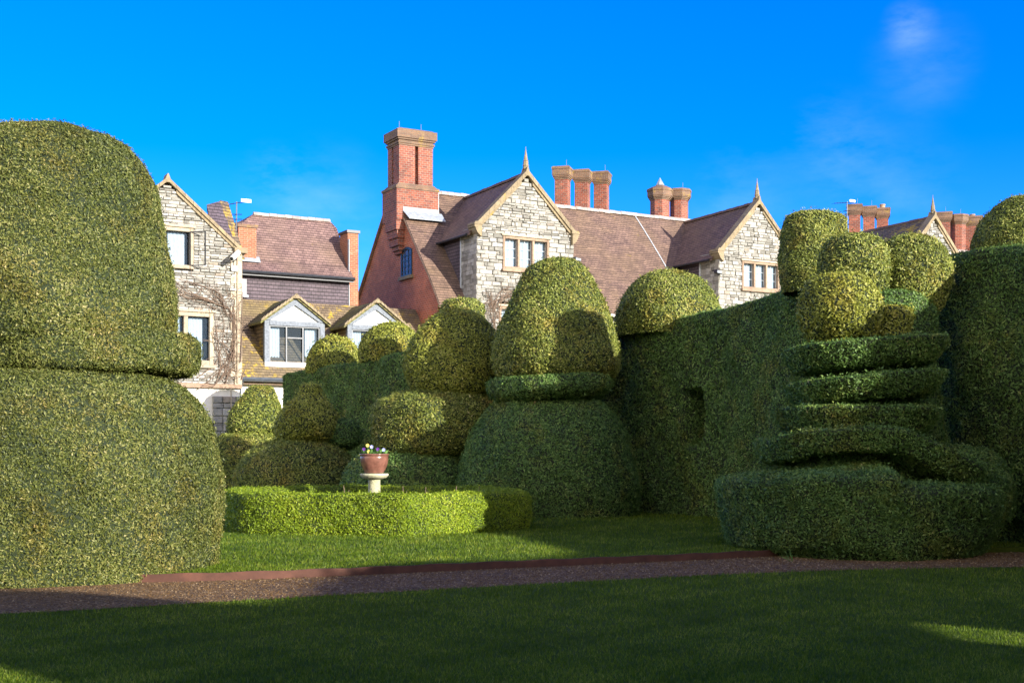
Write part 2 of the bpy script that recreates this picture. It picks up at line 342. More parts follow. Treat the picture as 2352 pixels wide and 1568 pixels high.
def foliage(name, parent, V, F, mats, L, cover=2.1, off=(0, 0, 0), back=.3, label=None, wl=.42, spread=.62):
    F = np.asarray(F)
    tri = np.concatenate([F[:, [0, 1, 2]], F[:, [0, 2, 3]]])
    a, b, c = V[tri[:, 0]], V[tri[:, 1]], V[tri[:, 2]]
    nn = np.cross(b - a, c - a); ar = np.linalg.norm(nn, axis=1) * .5; ok = ar > 1e-7
    tri, a, b, c, nn, ar = tri[ok], a[ok], b[ok], c[ok], nn[ok], ar[ok]; nn = nn / (2 * ar[:, None])
    tc_ = CAM - (a + b + c) / 3; tc_ = tc_ / np.linalg.norm(tc_, axis=1)[:, None]
    facing = (nn * tc_).sum(1)
    w_ = ar * np.where(facing > -.15, 1., back)
    cnt = int(w_.sum() * cover / (.5 * wl * L * L)); 
    idx = rng.choice(len(tri), cnt, p=w_ / w_.sum())
    u = rng.random(cnt); v = rng.random(cnt); fl = u + v > 1; u[fl] = 1 - u[fl]; v[fl] = 1 - v[fl]
    P = a[idx] + (b[idx] - a[idx]) * u[:, None] + (c[idx] - a[idx]) * v[:, None]; n = nn[idx]
    # thinner growth here and there
    th = wob(P, .5, 5.5, 4.); keep = rng.random(cnt) > np.clip(th * .22, 0, .2); P, n = P[keep], n[keep]; cnt = len(P)
    rd = rng.normal(size=(cnt, 3)); t = rd - (rd * n).sum(1)[:, None] * n; t /= np.linalg.norm(t, axis=1)[:, None]
    t[:, 2] += .25
    dr = t * .85 + n * rng.uniform(-.15, .7, cnt)[:, None]; dr /= np.linalg.norm(dr, axis=1)[:, None]
    up = n + rng.normal(size=(cnt, 3)) * spread; sd = np.cross(dr, up); sd /= np.linalg.norm(sd, axis=1)[:, None] + 1e-9
    ll = L * rng.uniform(.65, 1.35, cnt)[:, None]
    P = P + n * (rng.uniform(-.25, .4, cnt) * L + (rng.random(cnt) < .05) * rng.uniform(.3, 1.2, cnt) * L + wob(P, .006, 3.3, 12.))[:, None]
    q0 = P - dr * ll * .35; q2 = P + dr * ll * .65; q1 = P + sd * ll * wl * .5; q3 = P - sd * ll * wl * .5
    LV = np.stack([q0, q1, q2, q3], 1).reshape(-1, 3)
    allV = np.concatenate([V - np.array(off), LV - np.array(off)])
    # body slightly drawn in so that the leaves stand proud of it
    nb = len(V); LF = (np.arange(cnt * 4) + nb).reshape(-1, 4)
    allF = np.concatenate([F, LF])
    me = bpy.data.meshes.new(name)
    me.vertices.add(len(allV)); me.vertices.foreach_set('co', allV.astype(np.float32).ravel())
    me.loops.add(len(allF) * 4); me.loops.foreach_set('vertex_index', allF.astype(np.int32).ravel())
    me.polygons.add(len(allF)); me.polygons.foreach_set('loop_start', (np.arange(len(allF)) * 4).astype(np.int32))
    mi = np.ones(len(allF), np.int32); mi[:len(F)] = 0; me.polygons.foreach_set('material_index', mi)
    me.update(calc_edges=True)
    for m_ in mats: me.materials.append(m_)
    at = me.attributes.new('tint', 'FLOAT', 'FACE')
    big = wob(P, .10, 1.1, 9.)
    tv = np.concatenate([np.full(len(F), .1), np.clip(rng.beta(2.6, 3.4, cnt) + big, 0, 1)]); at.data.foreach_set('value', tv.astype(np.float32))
    o = bpy.data.objects.new(name, me); COL.objects.link(o)
    if parent is not None: o.parent = parent
    if label: o['label'] = label
    return o
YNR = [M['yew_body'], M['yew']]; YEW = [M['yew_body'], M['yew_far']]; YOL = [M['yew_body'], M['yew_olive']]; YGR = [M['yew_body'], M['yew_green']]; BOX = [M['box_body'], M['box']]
def LS(D): return max(.045, D * .0021)

# ---------------------------------------------------------------- setting: ground, path, lawn
def sheet(name, poly, z, mat, **k):
    m = MB(); m.add([(x, y, z) for x, y in poly], [tuple(range(len(poly)))], .5); return tag(m.build(name, mat, uv=False), **k)
sheet('ground', [(-400, -60), (400, -60), (400, 600), (-400, 600)], 0, M['lawn'], kind='structure')
near = catmull([(-14, 9.4), (-9, 11.3), (-5.08, 12.7), (-3.2, 13.7), (0, 15.45), (3.6, 17.15), (7.1, 17.95), (11.5, 18.2)], 8)
far = catmull([(-14, 13.4), (-9, 15.4), (-5.3, 15.7), (-3.2, 16.2), (0, 17.75), (2.5, 18.95), (4.77, 20.05), (8.2, 20.6), (10.5, 20.8)], 8)
m = MB(); n_ = 57
def resamp(P, n):
    d = np.r_[0, np.cumsum(np.linalg.norm(np.diff(P, axis=0), axis=1))]; t = np.linspace(0, d[-1], n)
    return np.stack([np.interp(t, d, P[:, i]) for i in range(P.shape[1])], 1)
def rag(P, a, s): 
    Q = P.copy(); t = np.arange(len(P)); Q[:, 1] += a * np.sin(t * 1.7 + s) + a * .7 * np.sin(t * 3.9 + 2 * s) + rng.normal(size=len(P)) * a * .5; return Q
A = rag(resamp(near, 220), .02, 1); B = resamp(far, 220)
m.add([(x, y, .006) for x, y in A] + [(x, y, .006) for x, y in B], [(i, i + 1, 220 + i + 1, 220 + i) for i in range(219)], .5)
tag(m.build('gravel_path', M['gravel'], uv=False), kind='structure')
m = MB(); LZ = .085
m.add([(x, y + .03, LZ) for x, y in B] + [(x * 3.2 - 4, 75, LZ) for x, y in B], [(i, i + 1, 220 + i + 1, 220 + i) for i in range(219)], .5)
m.add([(x, y + .03, LZ) for x, y in B] + [(x, y + .03, 0) for x, y in B], [(i + 220, i + 221, i + 1, i) for i in range(219)], .5)
tag(m.build('lawn', M['lawn'], uv=False), kind='structure')
m = MB(); sel = [i for i in range(220) if -6.0 < B[i, 0] < 5.2]
P1 = [(B[i, 0], B[i, 1] - .012, 0) for i in sel]; k = len(P1)
hh = [LZ + .022 + .006 * math.sin(i * .9) for i in range(k)]
m.add([(x, y, 0) for x, y, z in P1] + [(x, y, h) for (x, y, z), h in zip(P1, hh)] + [(x, y + .035, h) for (x, y, z), h in zip(P1, hh)],
      [(i, i + 1, k + i + 1, k + i) for i in range(k - 1)] + [(k + i, k + i + 1, 2 * k + i + 1, 2 * k + i) for i in range(k - 1)], .5)
tag(m.build('path_edging', M['edging'], uv=False), 'low red-brown edging board curving between the gravel path and the raised lawn', 'edging')

def yfar(x): return np.interp(x, far[:, 0], far[:, 1])
def ynear(x): return np.interp(x, near[:, 0], near[:, 1])
def blades(name, xs, ys, z, L, mat, label):
    c = len(xs); P = np.stack([xs, ys, np.full(c, z)], 1); q = rng.uniform(0, 2 * np.pi, c)
    s = np.stack([np.cos(q), np.sin(q), np.zeros(c)], 1); ln = rng.normal(size=(c, 3)) * .45; ln[:, 2] = 1; ln /= np.linalg.norm(ln, axis=1)[:, None]
    l = (L * rng.uniform(.5, 1.3, c))[:, None]; V = np.stack([P - s * l * .13, P + s * l * .13, P + ln * l], 1).reshape(-1, 3)
    me = bpy.data.meshes.new(name); me.vertices.add(c * 3); me.vertices.foreach_set('co', V.astype(np.float32).ravel())
    me.loops.add(c * 3); me.loops.foreach_set('vertex_index', np.arange(c * 3, dtype=np.int32)); me.polygons.add(c); me.polygons.foreach_set('loop_start', (np.arange(c) * 3).astype(np.int32))
    me.update(calc_edges=True); me.materials.append(mat); at = me.attributes.new('tint', 'FLOAT', 'FACE')
    at.data.foreach_set('value', np.clip(rng.beta(2, 3, c) + wob(P, .12, .9, 2.) + wob(P, .10, 2.7, 5.), 0, 1).astype(np.float32))
    o = bpy.data.objects.new(name, me); COL.objects.link(o); return tag(o, label, 'grass', kind='stuff')
# front lawn: between the camera and the path
c = 300000; Y = 1 / rng.uniform(1 / 17.8, 1 / 7.6, c); X = rng.uniform(-.47, .47, c) * Y; ok = Y < ynear(X) + .03 * rng.normal(size=c)
blades('grass', X[ok], Y[ok], 0, np.maximum(.028, Y[ok] * .0026), M['grass_b'], 'short mown grass of the shaded front lawn before the gravel path')
c = 300000; Y = 1 / rng.uniform(1 / 34, 1 / 14.8, c); X = rng.uniform(-.46, .46, c) * Y; ok = (Y > yfar(X) + .05) & (X > -7.5)
ok &= ~(((X + 2.84) ** 2 + (Y - 26.4) ** 2) < 2.5 ** 2)
blades('grass', X[ok], Y[ok], LZ, Y[ok] * .0021, M['grass_b'], 'short bright grass of the raised lawn around the ring of box')
# loose stones on the path
c = 16000; X = rng.uniform(-8, 9.6, c); tt = rng.random(c); Y = ynear(X) + (yfar(X) - ynear(X)) * tt - .03
ok = (np.abs(X) < .46 * Y); X, Y = X[ok], Y[ok]; c = len(X); sz = rng.uniform(.007, .019, c) * (Y / 15)
base = np.array([[1, 0, 0], [-.5, .87, 0], [-.5, -.87, 0], [0, 0, .9]]); q = rng.uniform(0, 6.28, c)
V = np.empty((c, 4, 3))
for i in range(4):
    bx, by, bz = base[i]; V[:, i, 0] = X + sz * (bx * np.cos(q) - by * np.sin(q)); V[:, i, 1] = Y + sz * (bx * np.sin(q) + by * np.cos(q)); V[:, i, 2] = .004 + sz * bz
me = bpy.data.meshes.new('gravel'); F = np.array([[0, 1, 3], [1, 2, 3], [2, 0, 3]])[None] + (np.arange(c) * 4)[:, None, None]
me.vertices.add(c * 4); me.vertices.foreach_set('co', V.astype(np.float32).ravel()); me.loops.add(c * 9); me.loops.foreach_set('vertex_index', F.astype(np.int32).ravel())
me.polygons.add(c * 3); me.polygons.foreach_set('loop_start', (np.arange(c * 3) * 3).astype(np.int32)); me.update(calc_edges=True); me.materials.append(M['stonelet'])
at = me.attributes.new('tint', 'FLOAT', 'FACE'); at.data.foreach_set('value', np.repeat(rng.beta(1.6, 2.6, c), 3).astype(np.float32))
o = bpy.data.objects.new('gravel', me); COL.objects.link(o); tag(o, 'loose brown gravel stones scattered over the curving path', 'gravel', kind='stuff')

# ---------------------------------------------------------------- the clipped yews
def wp(px, Y): return (px - 1176) / 2940 * Y
def yew(px, Y, label):
    x = wp(px, Y); return empty('topiary_yew', (x, Y, 0), label=label, cat='topiary', group='clipped topiary yews'), x
def part(name, root, prof, cx, cy, L, mats=YEW, **k):
    V, F = lathe_np(prof, cx, cy, **k); return foliage(name, root, V, F, mats, L, off=root.location)

# front left
t1, x = yew(105, 17.4, 'huge two-tiered clipped yew at the left edge, standing on the gravel'); Y = 17.4
part('lower_mound', t1, [(2.3, -.02), (2.36, .5), (2.38, 1.1), (2.33, 1.55), (2.17, 2.05), (1.9, 2.42), (1.5, 2.66), (1.0, 2.8), (.3, 2.88)], x, Y, .039, YNR, amp=.035, seed=1, n=110)
part('collar_tier', t1, [(.9, 2.66), (1.5, 2.68), (1.68, 2.74), (1.72, 2.95), (1.70, 3.12), (1.6, 3.2), (1.2, 3.22), (.4, 3.24)], x + .30, Y + .1, .039, YNR, amp=.03, seed=2, n=96, tilt=(.0, .02))
part('upper_dome', t1, [(1.1, 2.88), (1.56, 2.95), (1.72, 3.2), (1.73, 3.6), (1.62, 4.2), (1.53, 4.7), (1.45, 5.12), (1.31, 5.5), (1.08, 5.76), (.75, 5.90), (.4, 5.95), (.03, 5.96)], x, Y, .039, YNR, amp=.035, seed=3, n=96)

# spiral yew on the right
t2, x = yew(1975, 20.9, 'broad clipped yew cut as a rising spiral, topped by a ball, in the right half'); Y = 20.9
LL = .050
part('lower_mound', t2, [(1.9, -.02), (2.1, .3), (2.22, .8), (2.2, 1.05), (1.9, 1.12), (.4, 1.16)], x, Y, LL, YGR, amp=.05, seed=4, n=110)
part('side_lobe', t2, [(.3, .1), (.95, .5), (1.05, .9), (.95, 1.3), (.62, 1.62), (.1, 1.74)], x + 1.40, Y - .05, LL, YGR, amp=.05, seed=5)
part('core', t2, [(1.5, .6), (1.0, 1.6), (.72, 2.3), (.62, 3.1), (.5, 3.4)], x, Y, LL, YGR, amp=.04, seed=6)
# the ramp of the spiral: the foot, a rising swoop, then three tilted turns
def ramp_sweep(q0, q1, Rf, zf, th, rin=.3, n=150, seed=0., lift=0.):
    q = np.linspace(q0, q1, n); V = []
    sec = [(0, -.5), (.4, -.5), (.7, -.5), (.86, -.49), (.91, -.42), (.94, -.25), (1.0, .3), (1.01, .44), (.98, .49), (.93, .5), (.6, .5), (.3, .5), (0, .5)]
    for i, a in enumerate(q):
        Rr = Rf(a); t_ = (a - q0) / (q1 - q0); e = min(1, min(t_, 1 - t_) * 30) ** .5
        for (s, h) in sec:
            r = rin + (Rr - rin) * s * (.75 + .25 * e); V.append((x + r * math.cos(a), Y + r * math.sin(a), zf(a) + h * th(a) * (.35 + .65 * e) + (lift * (1 - s) if h > .3 else 0)))
    V = np.array(V); V[:, 2] += wob(V, .02, 1.4, seed); V[:, 0] += wob(V[:, [1, 2, 0]], .02, 1.4, seed + 1)
    return V, grid_faces(n, len(sec), False)[:, ::-1]
D2 = math.radians
def I(a, A_, B_): return float(np.interp(a, [D2(v_) for v_ in A_], B_))
V, F = ramp_sweep(D2(-225), D2(-86), lambda a: 2.31, lambda a: I(a, [-225, -150, -86], [.60, .62, .72]), lambda a: 1.12, seed=8, n=100, lift=.30)
foliage('ramp_foot', t2, V, F, YGR, LL, off=t2.location, back=.4)
V, F = ramp_sweep(D2(-205), D2(0), lambda a: I(a, [-205, -100, -70, -45, 0], [1.68, 1.62, 1.76, 1.98, 2.12]), lambda a: I(a, [-205, -165, -110, -85, -62, -40, -20, 0], [1.56, 1.66, 1.82, 1.80, 1.50, 1.22, 1.05, .95]), lambda a: .36, seed=7, n=170)
foliage('ramp_swoop', t2, V, F, YGR, LL, off=t2.location, back=.4)
def turn(R_, zc, h, dx, tilt, seed):
    part('spiral_turn', t2, [(.5, -h), (R_ - .3, -h), (R_ - .10, -h * .96), (R_ - .02, -h * .75), (R_, -h * .3), (R_ + .01, h * .4), (R_ - .02, h * .8), (R_ - .09, h * .97), (R_ - .3, h), (.3, h * 1.02), (.03, h * 1.02)], x + dx, Y, LL, YGR, amp=.022, seed=seed, tilt=(tilt, 0), n=110, k=5)
    o = bpy.data.objects['spiral_turn'] if seed == 50 else [q for q in bpy.data.objects if q.name.startswith('spiral_turn')][-1]
def turn(R_, zc, h, dx, tilt, seed):
    V, F = lathe_np([(.4, zc - h), (R_ - .6, zc - h * 1.02), (R_ - .32, zc - h), (R_ - .22, zc - h * .92), (R_ - .15, zc - h * .7), (R_ - .05, zc), (R_ + .03, zc + h * .84), (R_ + .005, zc + h * .98), (R_ - .07, zc + h * 1.01), (R_ - .3, zc + h * 1.02), (.3, zc + h * 1.03), (.03, zc + h * 1.03)], x + dx, Y, tilt=(tilt, 0), n=110, k=5, amp=.022, seed=seed)
    foliage('spiral_turn', t2, V, F, YGR, LL, off=t2.location)
turn(1.31, 2.12, .19, -.05, .0, 50); turn(1.28, 2.64, .18, .07, .09, 51); turn(1.25, 3.17, .20, .03, .08, 52)
part('top_ball', t2, [(.15, 3.28), (.42, 3.36), (.60, 3.6), (.655, 3.9), (.58, 4.2), (.38, 4.42), (.05, 4.5)], wp(1930, Y - .2), Y - .2, .056, YOL, amp=.02, seed=9)
part('top_plug', t2, [(.30, 3.3), (.34, 3.6), (.36, 3.92), (.2, 3.98), (.03, 4.0)], wp(2040, Y + .1), Y + .1, .056, YOL, amp=.02, seed=10)

# behind it: a column with a cleft round head
t2b, x = yew(2022, 22.4, 'tall yew with a round cleft head, rising behind the ball of the spiral yew'); Y = 22.4
part('lower_column', t2b, [(1.0, 0), (1.05, 1.5), (.95, 3.0), (.85, 4.2), (.4, 4.4)], x, Y, .055, YGR, amp=.05, seed=11)
part('head_lobe', t2b, [(.3, 4.05), (.50, 4.25), (.60, 4.7), (.59, 5.0), (.44, 5.25), (.2, 5.33), (.03, 5.34)], wp(1960, 22.1), 22.1, .055, YEW, amp=.02, seed=12, sq=.9)
part('head_lobe', t2b, [(.2, 3.98), (.52, 4.12), (.66, 4.55), (.66, 4.9), (.5, 5.2), (.25, 5.36), (.03, 5.4)], wp(2092, 22.4), 22.4, .055, YEW, amp=.02, seed=13)

# large bell in the middle
t3, x = yew(1262, 31.6, 'tallest clipped yew in the middle, bell-shaped top above a collar and mound'); Y = 31.6
part('lower_mound', t3, [(2.1, -.02), (2.2, .5), (2.19, 1.0), (2.02, 1.7), (1.78, 2.25), (1.35, 2.75), (.8, 3.03), (.05, 3.12)], x, Y, LS(31), YGR, amp=.03, seed=14, n=96)
part('collar_tier', t3, [(.6, 2.85), (1.25, 2.92), (1.52, 3.1), (1.56, 3.3), (1.48, 3.44), (1.1, 3.46), (.3, 3.5)], x + .03, Y, LS(31), YGR, amp=.03, seed=15, tilt=(.05, .0))
part('upper_bell', t3, [(.9, 3.35), (1.38, 3.5), (1.53, 3.85), (1.50, 4.3), (1.35, 4.85), (1.12, 5.35), (.95, 5.72), (.78, 6.02), (.5, 6.26), (.03, 6.38)], wp(1279, Y), Y, LS(31), YEW, amp=.045, seed=16, n=90)

# three-tier yew left of it
t4, x = yew(1010, 33.6, 'three-tier clipped yew with egg-shaped top, just left of the tall bell-shaped yew'); Y = 33.6
part('lower_mound', t4, [(1.9, -.02), (2.0, .5), (1.95, 1.0), (1.7, 1.45), (1.2, 1.62), (.2, 1.7)], wp(960, Y), Y, LS(33), YGR, amp=.04, seed=17)
part('middle_tier', t4, [(1.2, 1.5), (1.62, 1.65), (1.76, 2.0), (1.78, 2.45), (1.66, 2.85), (1.25, 3.08), (.75, 3.2), (.1, 3.25)], x, Y, LS(33), YEW, amp=.04, seed=18, n=90)
part('upper_dome', t4, [(.5, 3.05), (1.05, 3.2), (1.27, 3.6), (1.29, 4.0), (1.14, 4.5), (.88, 4.9), (.6, 5.18), (.3, 5.31), (.03, 5.35)], wp(1048, Y), Y, LS(33), YOL, amp=.025, seed=19)

# teardrop yew
t5, x = yew(685, 37.5, 'low clipped yew with teardrop top and stubby neck, behind the left of the box ring'); Y = 37.5
part('lower_mound', t5, [(1.75, -.02), (1.85, .5), (1.8, 1.0), (1.5, 1.5), (1.0, 1.85), (.4, 2.0), (.05, 2.02)], x, Y, LS(36), YEW, amp=.03, seed=20)
part('teardrop_top', t5, [(.45, 1.85), (.82, 2.05), (.92, 2.4), (.84, 2.72), (.62, 3.0), (.42, 3.18), (.32, 3.3), (.30, 3.46), (.25, 3.57), (.03, 3.59)], wp(708, Y), Y, LS(36), YOL, amp=.02, seed=21, shear=(.10, 0), zc=2.8)
part('side_lobe', t5, [(.2, 1.7), (.5, 1.9), (.55, 2.2), (.4, 2.5), (.05, 2.62)], wp(786, Y + .3), Y + .3, LS(36), YGR, amp=.02, seed=22)
# cone yew further left
t6, x = yew(587, 42.5, 'small cone-topped clipped yew farthest left, before the stone wall of the house'); Y = 42.5
part('lower_mound', t6, [(1.55, -.02), (1.6, .6), (1.5, 1.4), (1.2, 2.0), (.7, 2.25), (.05, 2.3)], wp(575, Y), Y, LS(42), YEW, amp=.03, seed=23)
part('upper_cone', t6, [(.5, 2.1), (.84, 2.35), (.88, 2.7), (.76, 3.1), (.58, 3.42), (.47, 3.62), (.36, 3.76), (.03, 3.8)], x, Y, LS(42), YEW, amp=.02, seed=24, shear=(.14, 0), zc=2.6)  # darker leaf set stands in for shade missing on this cone
# a little box cushion by the left yew
V, F = lathe_np([(.5, -.02), (.56, .3), (.5, .55), (.3, .62), (.03, .64)], wp(532, 33), 33, amp=.015, seed=25, sq=.8)
o = foliage('box_bush', None, V, F, BOX, LS(33)); tag(o, 'small low box bush behind the ring hedge, beside the big left yew', 'bush')

# ---------------------------------------------------------------- the tall hedge
HP = catmull([(-8.6, 47.0), (-5.8, 43.2), (-3.0, 39.6), (.6, 35.4), (3.0, 32.6), (4.5, 30.4), (6.3, 26), (8.5, 21.2), (10.2, 17.2), (11.6, 13), (12.3, 8), (12.5, 2), (12.6, -7), (11.8, -9), (9.4, -8.4), (7.6, -4), (3, -3), (-4, -3), (-13, -3)], 12)
HP = resamp(HP, 760)
arc = np.r_[0, np.cumsum(np.linalg.norm(np.diff(HP, axis=0), axis=1))]; HLEN = arc[-1]
def sof(y): return np.interp(-y, -HP[:, 1], arc)
hy = [47, 44, 42.0, 41.2, 39.2, 36, 32.5, 30.2, 29.4, 28.5, 27, 25, 22, 20, 17, 12, 9.6, 7, 5.5, 4, 1, -.3, -1.0, -1.8, -4.1, -4.8, -11]
hz = [4.45, 4.6, 4.55, 4.7, 4.85, 5.1, 4.9, 4.95, 4.95, 5.05, 5.1, 5.2, 5.15, 5.0, 4.7, 4.25, 4.1, 4.6, 5.15, 5.4, 5.4, 5.6, 6.1, 7.0, 7.05, 5.7, 5.6]
def htop(y): return np.interp(-y, [-a for a in hy], hz)
tan = np.gradient(HP, axis=0); tan /= np.linalg.norm(tan, axis=1)[:, None]
lft = np.stack([tan[:, 1], -tan[:, 0]], 1)        # towards the garden side (left and front)
if (lft[0] * np.array([-1, -1])).sum() < 0: lft = -lft
sec = []
zs = np.linspace(0, .955, 44)
for z in zs: sec.append((0.04 * z, z))
sec += [(.045, .972), (.07, .986), (.14, .996), (.4, 1.0), (.7, 1.0), (.95, .997), (1.2, .995), (1.3, .985), (1.34, .965)]
for z in zs[::-1][::3]: sec.append((1.36, z))
V = []
for i, (px_, py_) in enumerate(HP):
    top = htop(py_) if (px_ > 8.2 or py_ > 8) else min(12., 5.6 + 3.6 * (8.2 - px_))  # added unseen wall behind the camera, raised to keep sky light off the lawn
    e = min(1, arc[i] / .7, (HLEN - arc[i]) / .7); e = math.sqrt(max(0.0, 1 - (1 - e) ** 2))
    for (s, h) in sec:
        inw = s * (1 if e >= 1 else e) + (.68 * (1 - e))
        z = h * (top - .35 * (1 - e))
        if px_ > 10 and 2.1 < py_ < 4.6 and z < 3.6: z = 3.6 + .02 * h          # unseen opening beside the camera, shaped to let a sun patch onto the lawn
        # shallow niche cut in the face
        D = 0
        if s < .1 and 1.85 < z < 3.1 and abs(arc[i] - sof(30.7)) < .40: D = 1.15
        V.append((px_ - lft[i, 0] * (inw + D), py_ - lft[i, 1] * (inw + D), z))
V = np.array(V); nrm = np.repeat(lft, len(sec), 0)
wv = wob(V, .07, .75, 30.) + .05 * np.sin(np.repeat(arc, len(sec)) * 3.4)
V[:, :2] += nrm * (wv * (V[:, 2] > .05))[:, None]
F = grid_faces(len(HP), len(sec), False)
hedge = empty('yew_hedge', (float(HP[200, 0]), float(HP[200, 1]), 0), label='long tall dark yew hedge from the right edge towards the house, domes along its top, added unseen run behind the camera', cat='hedge')
a0, b0, c0 = V[F[2000, 0]], V[F[2000, 1]], V[F[2000, 2]]
# orient faces outward: the first face column lies on the garden side
f0 = F[200 * (len(sec) - 1) + 5]; nn0 = np.cross(V[f0[1]] - V[f0[0]], V[f0[2]] - V[f0[0]])
if (nn0[:2] * lft[200]).sum() < 0: F = F[:, ::-1]
# split: seen run with fine leaves, unseen run beside the camera and added wall behind it with coarse ones
yc = V[F[:, 0], 1]
V_, F_ = V, F
def sub(mask):
    f = F_[mask]; u, inv = np.unique(f, return_inverse=True); return V_[u], inv.reshape(-1, 4)
va, fa = sub(yc > 29.5); foliage('hedge_run', hedge, va, fa, YGR, .075, off=hedge.location, cover=1.8)
va, fa = sub((yc <= 29.5) & (yc > 17)); foliage('hedge_run', hedge, va, fa, YGR, .058, off=hedge.location, cover=1.8)
va, fa = sub(yc <= 17); foliage('hedge_run', hedge, va, fa, YGR, .18, off=hedge.location, cover=1.)
def head(px, Y, prof, mats=YEW, name='clipped_dome', x=None, L=None, **k):
    xx = wp(px, Y) if x is None else x
    V, F = lathe_np(prof, xx, Y, **k); return foliage(name, hedge, V, F, mats, L or LS(Y), off=hedge.location)
def dome(r, z0, z1, e=.62):
    h = z1 - z0; return [(r * .96, z0 - .1), (r, z0 + .12 * h), (r * .97, z0 + .35 * h), (r * .85, z0 + .6 * h), (r * .62, z0 + .83 * h), (r * .3, z0 + .96 * h), (.03, z1)]
head(768, 45.4, dome(.98, 4.5, 5.72), YOL, seed=31, amp=.02)
head(898, 42.4, dome(1.04, 4.7, 5.9), YOL, seed=32, amp=.02)
head(1062, 38.8, [(.66, 4.9), (.66, 5.6), (.62, 6.0), (.45, 6.2), (.03, 6.24)], YEW, seed=33, amp=.02)
head(1534, 32.9, dome(1.38, 4.7, 6.28), YEW, seed=34, amp=.03)
head(1872, 26.5, [(.67, 4.9), (.73, 5.3), (.69, 5.9), (.64, 6.25), (.57, 6.46), (.35, 6.55), (.03, 6.56)], YEW, 'clipped_drum', seed=35, amp=.03)
head(2356, 22.7, dome(.95, 4.7, 6.15), YEW, seed=36, amp=.03)
head(0, 15.2, dome(1.0, 4.8, 6.1), YEW, x=12.3, L=.14, seed=37)

# ---------------------------------------------------------------- ring of box with pedestal, pot, pansies
RC = (-2.83, 26.3)
ring = []; corners = [R(-90 + 16.7 + 60 * i) for i in range(6)]
for i in range(6):
    a, b_ = corners[i], corners[(i + 1) % 6]; p = np.array([math.cos(a), math.sin(a)]); q = np.array([math.cos(b_), math.sin(b_)])
    for t in np.linspace(0, 1, 37, endpoint=False): ring.append(p * (1 - t) + q * t)
ring = np.array(ring)
for _ in range(16): ring = (np.roll(ring, 1, 0) + 2 * ring + np.roll(ring, -1, 0)) / 4
sec = [(3.42, 0), (3.45, .2), (3.45, .45), (3.43, .70), (3.39, .80), (3.28, .835), (3.0, .84), (2.85, .82), (2.78, .7), (2.76, .4), (2.76, 0)]
sec = catmull(sec, 3)
V = []
for p in ring:
    for s, z in sec: V.append((RC[0] + p[0] * s * .975, RC[1] + p[1] * s * .975, z * .95 + LZ - .045))
V = np.array(V); V[:, 2] += wob(V, .014, 1.6, 40) * (V[:, 2] > .5); dd = V[:, :2] - RC; dd /= np.linalg.norm(dd, axis=1)[:, None]; V[:, :2] += dd * wob(V, .022, 1.8, 41)[:, None]
n = len(ring); m_ = len(sec); V2 = np.concatenate([V, V[:m_]]); F = grid_faces(n + 1, m_, False)
o = foliage('box_hedge', None, V2, F[:, ::-1] if np.cross(V2[F[0, 1]] - V2[F[0, 0]], V2[F[0, 2]] - V2[F[0, 0]])[:2].dot(ring[0]) < 0 else F, BOX, .045, cover=2.2, back=.5)
tag(o, 'low bright green box hedge clipped into a six-sided ring round the pedestal', 'hedge')
m = MB(); m.lathe([(2.7, 0), (2.7, .03), (.1, .06)], (RC[0], RC[1], LZ), 32); tag(m.build('soil', M['soil'], uv=False), kind='structure')

ped = empty('stone_pedestal', (RC[0], RC[1], LZ), label='mossy stone column with a round slab top, holding the flower pot', cat='pedestal')
m = MB(); m.off = Vector((RC[0], RC[1], LZ)); m.lathe([(.16, 0), (.15, .05), (.128, .07), (.124, .98)], (RC[0], RC[1], LZ), 28); m.build('column', M['pedestal'], ped, uv=False, smooth=False)
m = MB(); m.off = Vector((RC[0], RC[1], LZ)); m.lathe([(.13, .981), (.18, .985), (.25, 1.01), (.29, 1.05), (.295, 1.075), (.285, 1.095), (.01, 1.10)], (RC[0], RC[1], LZ), 40); m.build('slab_top', M['pedestal'], ped, uv=False)
PZ = LZ + 1.102
pot = empty('flower_pot', (RC[0], RC[1], PZ), label='glazed reddish-brown bowl-shaped pot full of pansies on the pedestal', cat='pot')
m = MB(); m.off = Vector((RC[0], RC[1], PZ)); pr = catmull([(.18, 0), (.195, .02), (.24, .10), (.275, .20), (.288, .30), (.285, .35), (.30, .368), (.305, .385), (.295, .397), (.27, .395), (.262, .37), (.25, .33)], 4)
m.lathe([tuple(p) for p in pr], (RC[0], RC[1], PZ), 48); m.build('pot_body', M['pot'], pot, smooth=True, uv=False)
m = MB(); m.off = Vector((RC[0], RC[1], PZ)); m.lathe([(.265, .335), (.26, .36), (.02, .375)], (RC[0], RC[1], PZ), 24); m.build('potting_soil', M['soil'], pot, uv=False)
fl = [(-.20, -.10, 'purple', 'dark purple pansy at the left edge of the pot', .13), (-.04, -.12, 'violet', 'pale lilac pansy in the middle of the pot, tallest bloom', .18), (.09, -.14, 'purple', 'deep purple pansy right of the middle of the pot', .13),
      (.20, -.06, 'violet', 'pale lilac pansy at the right edge of the pot', .12), (-.09, -.17, 'yellow', 'cream yellow pansy low at the front of the pot', .08), (-.14, .05, 'yellow', 'yellow-green bud standing up at the left of the pot', .21)]
